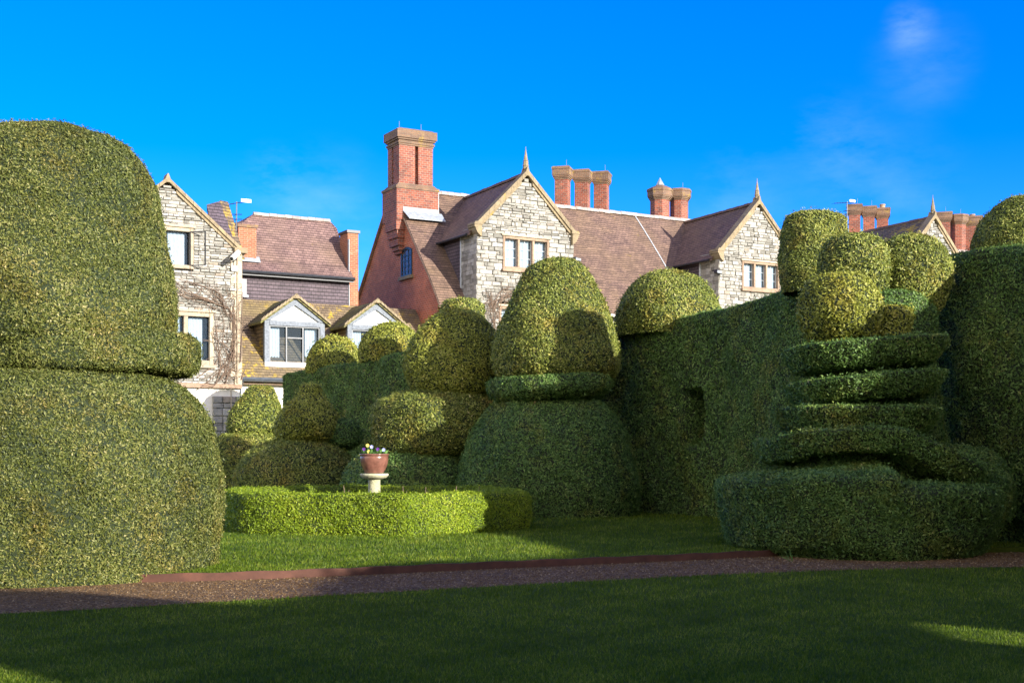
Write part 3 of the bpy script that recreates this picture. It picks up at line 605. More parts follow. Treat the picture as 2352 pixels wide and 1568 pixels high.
for (dx, dy, colr, lab, h) in fl:
    b = Vector((RC[0] + dx, RC[1] + dy, PZ + .36)); f = empty('pansy', b, label=lab, cat='flower', group='pansies in the pot')
    m = MB(); m.off = b
    for k in range(16):
        q = random.uniform(0, 6.28); l = random.uniform(.09, .19); dr = Vector((math.cos(q) * .7, math.sin(q) * .7, random.uniform(.3, 1.3))).normalized(); s = dr.cross(Vector((random.random(), random.random(), 1))).normalized()
        m.add([b, b + dr * l * .5 + s * .02, b + dr * l, b + dr * l * .5 - s * .02], [(0, 1, 2, 3)])
    m.tube([b, b + Vector((0, 0, h))], .004, 5); m.build('leaves', M['plantleaf'], f, uv=False)
    m = MB(); m.off = b; c = b + Vector((0, -.01, h))
    for k in range(5):
        q = k * 1.2566 + .3; d1 = Vector((math.cos(q), -.25, math.sin(q))) * .034; s = Vector((-math.sin(q), 0, math.cos(q))) * .021
        m.add([c, c + d1 * .5 + s, c + d1 + s * .6, c + d1 * 1.1, c + d1 - s * .6, c + d1 * .5 - s], [(0, 1, 2, 3, 4, 5)])
    m.build('petals', M[colr], f, uv=False)
# bare stems sticking up inside the ring
for i, (dx, dy, h) in enumerate([(-.35, -1.9, .90), (.75, -1.9, .89), (1.15, -1.8, .87), (1.7, -1.6, .88), (2.1, -1.2, .86)]):
    m = MB(); b = Vector((RC[0] + dx, RC[1] + dy, LZ)); 
    m.tube([b, b + Vector((.02, 0, h * .5)), b + Vector((-.03 + .03 * i, 0, h))], [.012, .009, .006], 5); m.tube([b + Vector((.02, 0, h * .6)), b + Vector((.07, .02, h * .9))], .006, 4)
    o = m.build('bare_stem', M['branch'], uv=False); tag(o, ['leaning bare stem inside the ring, nearest the pedestal on its left', 'bare stem inside the ring, first one right of the pedestal', 'bare stem inside the ring, second one right of the pedestal', 'bare stem inside the ring, third one right of the pedestal', 'bare stem inside the ring, farthest right of the pedestal'][i], 'stem', 'bare stems inside the box ring')
# weed at the foot of the spiral yew
b = Vector((wp(1808, 19.1), 18.75, 0)); m = MB()
for k in range(9):
    q = random.uniform(1.6, 4.6); l = random.uniform(.15, .32); dr = Vector((math.cos(q) * .8, -.3, random.uniform(.5, 1.2))).normalized(); s = Vector((0.35, .1, -.5)).normalized() * .016
    m.add([b, b + dr * l * .5 + s, b + dr * l - Vector((0, 0, .03)), b + dr * l * .5 - s], [(0, 1, 2, 3)])
tag(m.build('weed', M['plantleaf'], uv=False), 'small grassy weed growing at the foot of the spiral yew', 'weed')

# ================================================================ the houses
# house frame: u along the facade (to the right and away), v into the house, z up
HO = Vector((.457, 56., 0)); HA = math.atan2(.494, .87)
HM = Matrix.Translation(HO) @ Matrix.Rotation(HA, 4, 'Z')
def hroot(name, u, v, **k):
    o = empty(name, HM @ Vector((u, v, 0)), HA, **k); o['off'] = (u, v, 0.); return o
def OFF(root): 
    r = root
    while r.parent: r = r.parent
    return Vector(r['off'])
class HB(MB):
    def __init__(s, root): super().__init__(); s.off = OFF(root); s.root = root
    def out(s, name, mat, parent=None, **k): return s.build(name, mat, parent or s.root, **k)
def cut(a, b, holes):
    r = [(a, b)]
    for h0, h1 in holes:
        r = [y for x in r for y in ((x[0], min(x[1], h0)), (max(x[0], h1), x[1])) if y[1] - y[0] > .015]
    return r
def rubble(root, name, uc, hw, z0, ze, za, v, holes, courses=(.10, .2), lens=(.15, .48), quoin=True, mat='stone'):
    """rubble wall facing -v: courses of separate stones between z0 and the gable apex, openings left free"""
    st = HB(root); mo = HB(root); qn = HB(root); z = z0; row = 0
    while z < za - .12:
        h = random.uniform(*courses); z1 = min(z + h, za)
        w_ = hw if z1 <= ze else hw * (za - z1) / (za - ze)
        if w_ < .1: break
        hs = [(a, b) for (a, b, c, d) in holes if c < z1 - .03 and d > z + .03]
        for (a, b) in cut(uc - w_, uc + w_, hs):
            mo.box(a, b, v + .045, v + .3, z, z1)
            x = a
            while x < b - .01:
                l = random.uniform(*lens) * (1.25 if random.random() < .15 else 1); e = min(x + l, b)
                if b - e < .14: e = b
                j = random.uniform(.004, .014); hj = (z1 - z); p = random.uniform(-.045, .025)
                if random.random() < .22 and hj > .13:                # two thin stones in one course
                    zm = z + hj * random.uniform(.4, .6)
                    for zz0, zz1 in ((z, zm), (zm, z1)): stone(st, x + j, e - j, v + random.uniform(-.02, .02), zz0 + .006, zz1 - .006)
                else: stone(st, x + j, e - j, v + p, z + j * .8, z1 - j * .8)
                x = e
        z = z1; row += 1
    w = st.out(name, M[mat]); mo.out('wall_core', M['mortar'], w)
    return w
def stone(mb, x0, x1, v, z0, z1):
    if x1 - x0 < .02 or z1 - z0 < .02: return
    j = lambda s=.012: random.uniform(-s, s); c = min(.018, (z1 - z0) * .2)
    F_ = [(x0 + c + j(), v + j(), z0 + c + j(.008)), (x1 - c + j(), v + j(), z0 + c + j(.008)), (x1 - c + j(), v + j(), z1 - c + j(.008)), (x0 + c + j(), v + j(), z1 - c + j(.008))]
    B_ = [(x0, v + .03, z0), (x1, v + .03, z0), (x1, v + .03, z1), (x0, v + .03, z1)]; C_ = [(a, v + .2, b) for a, _, b in B_]
    mb.add(F_ + B_ + C_, [(0, 1, 2, 3), (4, 5, 1, 0), (5, 6, 2, 1), (6, 7, 3, 2), (7, 4, 0, 3), (8, 9, 5, 4), (9, 10, 6, 5), (10, 11, 7, 6), (11, 8, 4, 7)], random.random())
def window(root, u0, u1, z0, z1, v, lights, rows, cols, frame='pinkstone', bar='leadbar', t=.11, curt=(), sill=True, hood=True, label=None, sunk=.16, bt=.014, iron=False):
    """mullioned window: u0..u1 x z0..z1 is the outer edge of the surround"""
    f = HB(root); f.box(u0, u0 + t, v - .03, v + .28, z0, z1); f.box(u1 - t, u1, v - .03, v + .28, z0, z1)
    f.box(u0 + t, u1 - t, v - .028, v + .28, z1 - t, z1); f.box(u0 + t, u1 - t, v - .028, v + .28, z0, z0 + t)
    lw = (u1 - u0 - 2 * t - (lights - 1) * t) / lights
    for i in range(lights - 1): a = u0 + t + (i + 1) * lw + i * t; f.box(a, a + t, v - .01, v + .26, z0 + t, z1 - t)
    w = f.out('window', M[frame], bevel=.02)
    if label: w['label'] = label
    for i in range(lights):
        a = u0 + t + i * (lw + t); b_ = a + lw
        g = HB(root); g.add([(a, v + sunk, z0 + t), (b_, v + sunk, z0 + t), (b_, v + sunk, z1 - t), (a, v + sunk, z1 - t)], [(0, 1, 2, 3)]); go = g.out('glass_pane', M['glass'], w)
        br = HB(root); fw = .03 if iron else .018
        br.box(a, a + fw, v + sunk - .025, v + sunk - .002, z0 + t, z1 - t); br.box(b_ - fw, b_, v + sunk - .025, v + sunk - .002, z0 + t, z1 - t)
        br.box(a + fw, b_ - fw, v + sunk - .025, v + sunk - .002, z0 + t, z0 + t + fw); br.box(a + fw, b_ - fw, v + sunk - .025, v + sunk - .002, z1 - t - fw, z1 - t)
        for k in range(1, cols): x = a + lw * k / cols; br.box(x - bt / 2, x + bt / 2, v + sunk - .014, v + sunk - .002, z0 + t + fw, z1 - t - fw)
        for k in range(1, rows): z = z0 + t + (z1 - z0 - 2 * t) * k / rows; br.box(a + fw, b_ - fw, v + sunk - .02, v + sunk - .016, z - bt / 2, z + bt / 2)
        br.out('glazing_bars', M[bar], w)
        for (ci, c0, c1) in curt:
            if ci == i:
                c = HB(root); n = 14; xs = np.linspace(a + lw * c0, a + lw * c1, n)
                vs = [(x, v + sunk + .10 + .025 * math.sin(k * 2.1), z) for z in (z0 + t, z1 - t) for k, x in enumerate(xs)]
                c.add(vs, [(k, k + 1, n + k + 1, n + k) for k in range(n - 1)], .5); c.out('curtain', M['curtain'], w, smooth=True)
    d = HB(root); d.box(u0 + t, u1 - t, v + .9, v + .92, z0 + t, z1 - t); d.box(u0 + t, u0 + t + .02, v + .3, v + .9, z0 + t, z1 - t); d.box(u1 - t - .02, u1 - t, v + .3, v + .9, z0 + t, z1 - t)
    d.box(u0 + t, u1 - t, v + .3, v + .9, z0 + t - .02, z0 + t); d.box(u0 + t, u1 - t, v + .3, v + .9, z1 - t, z1 - t + .02); d.out('room_lining', M['dark'], w)
    if sill: s = HB(root); s.box(u0 - .06, u1 + .06, v - .12, v + .1, z0 - .13, z0 - .003); s.out('window_sill', M[frame], w, bevel=.02)
    if hood: s = HB(root); s.box(u0 - .08, u1 + .08, v - .09, v + .1, z1 + .003, z1 + .10); s.out('hood_mould', M['ashlar'], w, bevel=.02)
    return w
def coping(root, uc, hw, ze, za, v, name='gable_coping', th=.16, mat='coping'):
    """raised stone coping along both slopes"""
    m = HB(root); nrm = math.hypot(hw, za - ze); ct = th * nrm / hw
    seg = 9
    for s in (-1, 1):
        for k in range(seg):
            a, b_ = k / seg, (k + 1) / seg - .004
            p = [(uc + s * hw * (1 - a), ze + (za - ze) * a), (uc + s * hw * (1 - b_), ze + (za - ze) * b_)]
            poly = [p[0], p[1], (p[1][0], p[1][1] + ct), (p[0][0], p[0][1] + ct)]
            if s > 0: poly = poly[::-1]
            m.prism(poly[::-1], 'y', v - .14, v + .32)
            # roll moulding beneath the coping
            q = [(p[0][0] - s * .0, p[0][1] - .11 * nrm / hw), (p[1][0], p[1][1] - .11 * nrm / hw), (p[1][0], p[1][1] - .004), (p[0][0], p[0][1] - .004)]
            if b_ < .93:
                if s > 0: q = q[::-1]
                m.prism(q[::-1], 'y', v - .075, v + .2)
    m.prism([(uc - .14, za - .05), (uc + .14, za - .05), (uc + .02, za + ct + .12), (uc - .02, za + ct + .12)][::-1], 'y', v - .145, v + .325)
    return m.out(name, M[mat], uv=False)
def kneeler(root, uc, s, hw, ze, v, name='kneeler', mat='coping'):
    m = HB(root); u = uc + s * hw
    prof = [(0, 0), (.34, 0), (.36, -.09), (.30, -.12), (.28, -.2), (.20, -.34), (.06, -.46), (0, -.5)]
    pl = [(u + s * (x - .16), ze + .12 + z) for x, z in prof]
    if s < 0: pl = pl[::-1]
    m.prism(pl, 'y', v - .16, v + .5); m.prism([(u + s * -.2, ze + .121), (u + s * .22, ze + .121), (u + s * .16, ze + .24), (u + s * -.2, ze + .3)][::(1 if s > 0 else -1)], 'y', v - .18, v + .5)
    return m.out(name, M[mat], uv=False)
def finial(root, uc, v, z, h=.85):
    m = HB(root); pr = [(.13, 0), (.12, .12), (.14, .15), (.14, .19), (.11, .22), (.12, .30), (.10, .34), (.115, .37), (.09, .42), (.02, h), (.008, h + .15)]
    m.lathe(pr, (uc, v + .06, z), 8, rot=R(22.5)); return m.out('finial', M['coping'], uv=False)
def stack(root, u, v, z0, z1, w_, n=4, rot=0, name='chimney', capmat='brick_cap', capz=.62, pot=None, mat='brick_stack', cone=False, sq=1, rod=True):
    m = HB(root); q = rot + (math.pi / n if n == 4 else R(22.5)); r = w_ / 2 / math.cos(math.pi / n)
    m.lathe([(r, z0), (r, z1 - capz)], (u, v, 0), n, q, sq); c = m.out(name, M[mat])
    k = HB(root); s = .05; pr = []
    zz = z1 - capz; rr = r
    for i, (dr, dz) in enumerate([(.03, .07), (.05, .07), (.05, .07), (0.03, .07)]):
        rr += dr; pr += [(rr, zz + .001), (rr, zz + dz)]; zz += dz
    pr += [(rr, z1 - .16), (rr + .035, z1 - .14), (rr + .035, z1 - .05), (rr - .03, z1)]
    if cone: pr += [(rr * .6, z1 + .12), (rr * .3, z1 + .2)]
    k.lathe(pr, (u, v, 0), n, q, sq); k.out('chimney_cap', M[capmat], c)
    if cone: k = HB(root); k.lathe([(.24, z1 + .201), (.01, z1 + .62)], (u, v, 0), 8); k.out('cowl', M['lead'], c, uv=False)
    if pot: k = HB(root); k.lathe([(.16, z1 - .01), (.15, z1 + pot), (.18, z1 + pot + .02), (.18, z1 + pot + .07), (.12, z1 + pot + .07), (.12, z1 + .1)], (u, v, 0), 14); k.out('chimney_pot', M['brick_orange'], c, uv=False)
    if rod: k = HB(root); k.tube([(u + r * .5, v, z1 - .1), (u + r * .5, v, z1 + .42)], .012, 4); k.out('lightning_rod', M['steel'], c, uv=False)
    return c
def ridge_tiles(root, p0, p1, r=.13, l=.34, mat='ridge', name='ridge_tiles'):
    m = HB(root); p0, p1 = Vector(p0), Vector(p1); n = max(1, int((p1 - p0).length / l)); d = (p1 - p0) / n
    for i in range(n):
        a = p0 + d * i + d * .02; b_ = p0 + d * (i + .98); s = 1 + random.uniform(-.05, .06); dz = random.uniform(-.008, .012)
        hd = Vector((d.x, d.y, 0)).normalized(); sd = Vector((-hd.y, hd.x, 0))
        sec = [(-1, -.75), (-.8, .1), (-.35, .55), (.35, .55), (.8, .1), (1, -.75)]
        vs = [q + sd * x * r * s + Vector((0, 0, z * r * s + dz)) for q in (a, b_) for x, z in sec]
        m.add(vs, [(k, k + 1, 7 + k, 6 + k) for k in range(5)] + [(5, 4, 3, 2, 1, 0), (6, 7, 8, 9, 10, 11)])
    return m.out(name, M[mat], uv=False)
def slab(root, pts, th, name, mat, n=None):
    """roof slab over a polygon of 3-D points, thickened straight down; sides included"""
    m = HB(root); k = len(pts); vs = [Vector(p) for p in pts] + [Vector(p) - Vector((0, 0, th)) for p in pts]
    nn = (vs[1] - vs[0]).cross(vs[2] - vs[0]); fs = [tuple(range(k)), tuple(range(2 * k - 1, k - 1, -1))] + [(i + k, (i + 1) % k + k, (i + 1) % k, i) for i in range(k)]
    if nn.z < 0: fs = [f[::-1] for f in fs]
    m.add(vs, fs, .5); return m.out(name, M[mat])

# ---------------------------------------------------------------- main house
H = hroot('manor_house', -3.5, 1.1, label='large stone and red-brick manor house with stone gables and many chimneys, middle and right', cat='house')
RV, RZ = 5.9, 13.85
UL, UR = -3.5, 39.
prof = [(.85, 8.02), (1.4, 8.78), (2.1, 9.62), (2.8, 10.40), (3.8, 11.55), (4.9, 12.78), (RV, RZ)]
prof_s = catmull(prof, 3)
bprof = [(2 * RV - v, z) for v, z in prof_s][::-1]
allp = [tuple(p) for p in prof_s] + bprof[1:]
# brick gable end
m = HB(H); lo = [(1.12, 0)] + [(v + .02, z - .14) for v, z in allp if 1.12 < v < 2 * RV - 1.12] + [(2 * RV - 1.12, 0)]
k = len(lo); vs = [(UL, v, z) for v, z in lo] + [(UL + .35, v, z) for v, z in lo]
m.add(vs, [tuple(range(k)), tuple(range(2 * k - 1, k - 1, -1))], .5); gw = m.out('brick_gable_wall', M['brick'])
# roof: slab following the bell-cast curve
def roofstrip(u0, u1, name, mat='tile', over=.0):
    m = HB(H); n = len(allp); vs = []
    us = np.linspace(u0, u1, max(2, int((u1 - u0) / 1.5)))
    for u in us:
        for v, z in allp: vs.append((u, v, z + .02 * math.sin(u * .9) * math.sin(v)))
    for u in us:
        for v, z in allp: vs.append((u, v, z - .13))
    N_ = n * len(us); fs = []
    for i in range(len(us) - 1):
        for j in range(n - 1):
            a = i * n + j; fs.append((a, a + n, a + n + 1, a + 1)); fs.append((a + 1 + N_, a + n + 1 + N_, a + n + N_, a + N_))
        fs.append((i * n + N_, (i + 1) * n + N_, (i + 1) * n, i * n)); j = n - 1; fs.append((i * n + j, (i + 1) * n + j, (i + 1) * n + j + N_, i * n + j + N_))
    for j in range(n - 1):
        fs.append((j + 1, j + 1 + N_, j + N_, j)); e = (len(us) - 1) * n; fs.append((e + j, e + j + N_, e + j + 1 + N_, e + j + 1))
    m.add(vs, fs, .5); return m.out(name, M[mat], H)
rf = roofstrip(UL - .12, UR, 'roof')
m = HB(H)      # pale mortar fillet along the verge of the brick gable
for (v0, z0), (v1, z1) in zip(allp[:-1], allp[1:]):
    m.add([(UL - .14, v0, z0 - .16), (UL - .14, v1, z1 - .16), (UL - .14, v1, z1 - .06), (UL - .14, v0, z0 - .06), (UL - .02, v0, z0 - .16), (UL - .02, v1, z1 - .16), (UL - .02, v1, z1 - .06), (UL - .02, v0, z0 - .06)],
          [(3, 2, 1, 0), (4, 5, 6, 7), (0, 1, 5, 4), (7, 6, 2, 3)])
m.out('verge', M['pinkstone'], rf, uv=False)
ridge_tiles(H, (-1.75, RV, RZ + .06), (UR, RV, RZ + .06)).parent = rf
# main walls
m = HB(H); m.box(UL + .35, UR, 1.25, 1.6, 0, 8.3); m.box(UL + .35, UR, 2 * RV - 1.5, 2 * RV - 1.2, 0, 8.3); m.box(UR - .3, UR, 1.6, 10, 0, 8.3); m.out('front_wall', M['mortar'])
m = HB(H); m.tube([(UL + .2, .82, 7.96), (UR, .82, 7.96)], .07, 8); m.out('gutter', M['white'], uv=False)
# small arched window in the brick gable, facing -u
g = HB(H); va, vb, za, zb = 3.84, 5.0, 9.62, 10.78
arc_ = [(vb, za), (va, za), (va, zb)] + [(va + (vb - va) * t, zb + .16 * math.sin(math.pi * t)) for t in (.2, .4, .6, .8)] + [(vb, zb)]
def vprism(mb, poly, u0, u1):
    k = len(poly); mb.add([(u0, a, b_) for a, b_ in poly] + [(u1, a, b_) for a, b_ in poly], [tuple(range(k)), tuple(range(2 * k - 1, k - 1, -1))] + [(i, i + k, (i + 1) % k + k, (i + 1) % k) for i in range(k)], .5)
vprism(g, arc_, UL - .012, UL - .004); 
fr = HB(H); pin = [((a - 4.42) * 1.0 + 4.42, b_) for a, b_ in arc_]
n = len(arc_)
outer = arc_; inner = [(4.42 + (a - 4.42) * .84, 10.2 + (b_ - 10.2) * .87) for a, b_ in arc_]
fr.add([(UL - .05, a, b_) for a, b_ in outer] + [(UL - .05, a, b_) for a, b_ in inner] + [(UL - .001, a, b_) for a, b_ in outer] + [(UL - .001, a, b_) for a, b_ in inner],
       [(i, (i + 1) % n, n + (i + 1) % n, n + i) for i in range(n)] + [(n + i, n + (i + 1) % n, 3 * n + (i + 1) % n, 3 * n + i) for i in range(n)] + [(2 * n + i, 2 * n + (i + 1) % n, (i + 1) % n, i) for i in range(n)])
wf = fr.out('window', M['iron'], uv=False); wf['label'] = 'small dark arched window in the brick gable'
g.out('glass_pane', M['glass'], wf)
b_ = HB(H)
for k in (1, 2): x = va + (vb - va) * k / 3; b_.box(UL - .035, UL - .014, x - .018, x + .018, za + .08, zb + .1)
for k in range(1, 5): z = za + (zb - za) * k / 5; b_.box(UL - .03, UL - .013, va + .08, vb - .08, z - .012, z + .012)
b_.out('glazing_bars', M['iron'], wf, uv=False)
s = HB(H); s.box(UL - .14, UL - .001, va - .12, vb + .12, za - .15, za - .004); s.out('window_sill', M['coping'], wf, uv=False)

# big stack over the brick gable
cu0, cu1, cv0, cv1 = -3.95, -1.85, 4.55, 6.15
m = HB(H); m.box(cu0, cu1, cv0, cv1, 12.2, 13.62)
# corbelling under the outer face
for i, (a, z) in enumerate([(.0, 11.75), (.07, 11.4), (.14, 11.05), (.22, 10.85), (.30, 10.7)]):
    zt = [12.2, 11.75, 11.4, 11.05, 10.85][i]
    m.box(cu0 + a, UL + .02, cv0 + .05 + a * .9, cv1 - .3 - a * 1.2, z, zt - .001 * i)
ch = m.out('chimney', M['brick_stack']); ch['label'] = 'massive twin-flue brick stack over the brick gable'
k = HB(H); k.box(cu0 - .04, cu1 + .04, cv0 - .04, cv1 + .04, 13.621, 13.740); k.box(cu0 + .02, cu1 - .02, cv0 + .02, cv1 - .02, 13.741, 13.890, top=.12); k.out('stack_shoulder', M['brick_cap'], ch)
k = HB(H); s0, s1, t0, t1 = cu0 + .2, cu1 - .2, cv0 + .17, cv1 - .17; um = (s0 + s1) / 2 + .03; g_ = .085; vm_ = (t0 + t1) / 2 + .1
k.box(s0, um - g_, t0, vm_ - g_, 13.891, 15.640); k.box(um + g_, s1, t0, vm_ - g_, 13.891, 15.640)
k.box(s0, um - g_, vm_ + g_, t1, 13.891, 15.640); k.box(um + g_, s1, vm_ + g_, t1, 13.891, 15.640); k.box(s0 + .18, s1 - .18, t0 + .2, t1 - .2, 13.891, 15.635)
k.out('flue', M['brick_stack'], ch)
k = HB(H); a = 0
for z, d in ((15.640, .03), (15.720, .07), (15.800, .02), (15.880, .09), (15.960, .15)): k.box(s0 - d, s1 + d, t0 - d, t1 + d, z + .001, z + (.08 if z < 15.9 else .38))
k.box(s0 - .08, s1 + .08, t0 - .08, t1 + .08, 16.341, 16.420, top=.1); k.out('chimney_cap', M['brick_cap'], ch)
for x_ in (s0 + .1, s1 - .5): k = HB(H); k.tube([(x_, t0 + .2, 16.340), (x_, t0 + .2, 16.740)], .013, 4); k.out('lightning_rod', M['steel'], ch, uv=False)
slab(H, [(cu0 + .3, cv0 - .02, 12.62), (cu1 + .16, cv0 - .02, 12.62), (cu1 + .16, cv0 - .45, 12.22), (cu0 + .42, cv0 - .45, 12.22)], .03, 'flashing', 'lead')
m = HB(H); m.box(cu0 + .3, cu1 + .02, cv0 - .03, cv0 - .002, 12.55, 12.78); m.box(cu1 + .002, cu1 + .03, cv0, cv1, 12.5, 13.6); m.out('flashing', M['lead'], uv=False)

def cross_gable(uc, hw, ze, za, holes, wins, lab, depth=RV, z0=0., vines=False, olive=False):
    """projecting stone gable with its own roof, coping, kneelers and finial"""
    w = rubble(H, 'gable_wall', uc, hw, z0, ze, za, 0, holes); w['label'] = lab
    # quoins at the left corner and the stone return
    q = HB(H); z = z0; k = 0
    while z < ze:
        h = random.uniform(.12, .2); l = 1.45
        x = 0.03
        while x < l:
            e = min(l, x + random.uniform(.2, .5)); jj = random.uniform(-.012, .012)
            q.box(uc - hw + jj, uc - hw + .3, x + .008, e - .008, z + .006, z + h - .006); x = e
        z += h
    rw = q.out('return_wall', M['stone'], w)
    c = HB(H); c.box(uc - hw + .03, uc - hw + .3, .2, 1.45, z0, ze); c.box(uc + hw - .3, uc + hw - .02, .2, 3.5, z0, ze); c.out('wall_core', M['mortar'], w)
    ck = HB(H); ck.box(uc - hw + .02, uc - hw + .25, 1.452, 4.6, 6, ze); ck.out('tile_hung_cheek', M['tile_hung'])
    ed = HB(H); ed.box(uc - hw - .03, uc - hw + .05, 1.44, 1.52, z0, ze); ed.out('lead_edge', M['leadbar'], uv=False)
    coping(H, uc, hw, ze + .05, za + .02, 0); kneeler(H, uc, -1, hw, ze, 0); kneeler(H, uc, 1, hw, ze, 0); finial(H, uc, 0, za + .28)
    ov = .22; sl_ = (za - ze) / hw
    for s in (-1, 1):
        r = slab(H, [(uc, .28, za + .06), (uc + s * (hw + ov), .28, ze - ov * sl_ + .06), (uc + s * (hw + ov), 3.9, ze - ov * sl_ + .06), (uc, depth, za - .02)], .12, 'roof', 'tile_olive' if olive else 'tile')
        if s < 0:
            gt = HB(H); gt.tube([(uc - hw - ov - .05, .45, ze - ov * sl_ - .02), (uc - hw - ov - .05, 3.6, ze - ov * sl_ - .02)], .06, 8); gt.out('gutter', M['iron'], r, uv=False)
            vl = HB(H)
    ridge_tiles(H, (uc, .3, za + .1), (uc, depth - .1, za + .02), r=.11, mat='tile')
    for (a, b2, c_, d_, li, ro, co_, cu) in wins: window(H, a, b2, c_, d_, 0, li, ro, co_, curt=[(i_, .0, 1.) for i_ in range(li)])
cross_gable(.2, 2.46, 11.25, 13.75, [(-.98, 1.36, 9.48, 11.10), (-1.16, 1.5, 6.0, 8.05)],
            [(-.98, 1.36, 9.60, 11.02, 3, 3, 2, [(0, .0, .45), (1, .35, 1.), (2, .5, 1.)]), (-1.16, 1.5, 6.2, 7.95, 3, 3, 2, [(0, .1, .8), (1, 0, .6), (2, .2, .9)])], 'pale rubble-stone gable with a three-light window, next to the brick gable')
cross_gable(13.3, 2.4, 11.15, 13.75, [(12.30, 14.66, 9.5, 10.95), (12.2, 14.6, 6, 7.8)],
            [(12.30, 14.66, 9.58, 10.92, 3, 3, 2, [(0, .55, .9), (1, .1, .95), (2, .3, .8)]), (12.2, 14.6, 6.2, 7.7, 3, 3, 2, [])], 'pale rubble-stone gable in the middle of the long roof', olive=False)
cross_gable(25.45, 2.5, 11.4, 14.15, [], [], 'small stone gable far right showing above the hedge, lichened roof', z0=8)
m = None
# lichened outer face on the third gable's roof
slab(H, [(25.45, .3, 14.26), (22.74, .3, 11.20), (22.74, 4.0, 11.20), (25.45, RV, 14.18)], .03, 'roof', 'tile_lichen')
# chimneys
ro = R(45)
for i, u in enumerate((5.98, 7.16, 8.32)): stack(H, u, 6.3, 12.8, [15.95, 15.92, 15.95][i], .66, 4, ro, rod=i != 1, capz=.66)
stack(H, 12.45, 6.9, 12.8, 15.62, .98, 8, 0, cone=True, rod=False); stack(H, 13.72, 6.9, 12.8, 15.72, .92, 8, 0)
for i, u in enumerate((26.6, 27.75, 28.85)): stack(H, u, 7., 12.8, 16.15, .66, 4, ro, pot=.18 if i == 2 else None, rod=i < 2)
for i, u in enumerate((33.9, 35.3, 36.6)): stack(H, u, 7., 12.8, 16.35, .92, 8 if i == 1 else 4, ro if i != 1 else 0, pot=.1 if i == 2 else None, rod=i < 2)
# conductor tape down the roof
m = HB(H); pts = [(10.1 + (RV - v) * .0, v, z + .03) for v, z in [tuple(p) for p in prof_s][::-1]]; m.tube(pts, .03, 5); m.out('lightning_conductor', M['leadbar'], uv=False)
# lamps under the kneelers
def floodlight(u, v, z, lab):
    o = empty('floodlight', HM @ Vector((u, v, z)), HA, label=lab, cat='lamp', group='floodlights on the gables'); o['off'] = (u, v, z)
    m = HB(o); m.box(u - .05, u + .05, v - .3, v - .0, z - .03, z + .03); m.out('bracket', M['iron'], uv=False)
    m = HB(o); m.prism([(u - .16, z - .14), (u + .16, z - .2), (u + .18, z - .1), (u - .1, z + .02)], 'y', v - .5, v - .25); m.out('lamp_head', M['iron'], uv=False, bevel=.02)
    m = HB(o); m.box(u - .12, u + .15, v - .515, v - .502, z - .16, z - .06); m.out('lens', M['lead'], uv=False)
floodlight(2.75, .3, 10.35, 'black floodlight right of the stone gable nearest the brick gable')
floodlight(10.75, .3, 10.35, 'black floodlight left of the stone gable farther right')

# ---------------------------------------------------------------- dormer wing (low roof with two gabled dormers)
W = hroot('dormer_wing', -12.7, .9, label='low wing with mossy tiled roof and two white gabled dormers, left of the brick gable', cat='house')
WU0, WU1 = -12.7, -3.52
we, wt = (.35, 4.62), (3.48, 8.02)
m = HB(W); m.box(WU0, WU1, .9, 1.2, 0, 4.75); m.out('wall', M['render'])
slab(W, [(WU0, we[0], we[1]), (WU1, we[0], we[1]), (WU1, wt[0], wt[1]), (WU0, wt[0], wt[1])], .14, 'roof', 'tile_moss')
m = HB(W); m.tube([(WU0 + .1, we[0] - .06, we[1] - .12), (WU1, we[0] - .06, we[1] - .12)], .085, 8); g = m.out('gutter', M['iron_blue'], uv=False)
m = HB(W); m.box(WU0 + .08, WU1, .55, .899, we[1] - .3, we[1] - .2); m.out('eaves_board', M['pinkstone'], uv=False)
m = HB(W); m.tube([(WU0 + .22, .3, 4.42), (WU0 + .26, .75, 4.1), (WU0 + .26, .82, 0)], .055, 8); m.out('downpipe', M['iron_blue'], g, uv=False)
m = HB(W); m.box(WU0 + .5, WU0 + 1.7, .86, .905, 2.6, 3.9); m.out('blocked_opening', M['white'], uv=False)
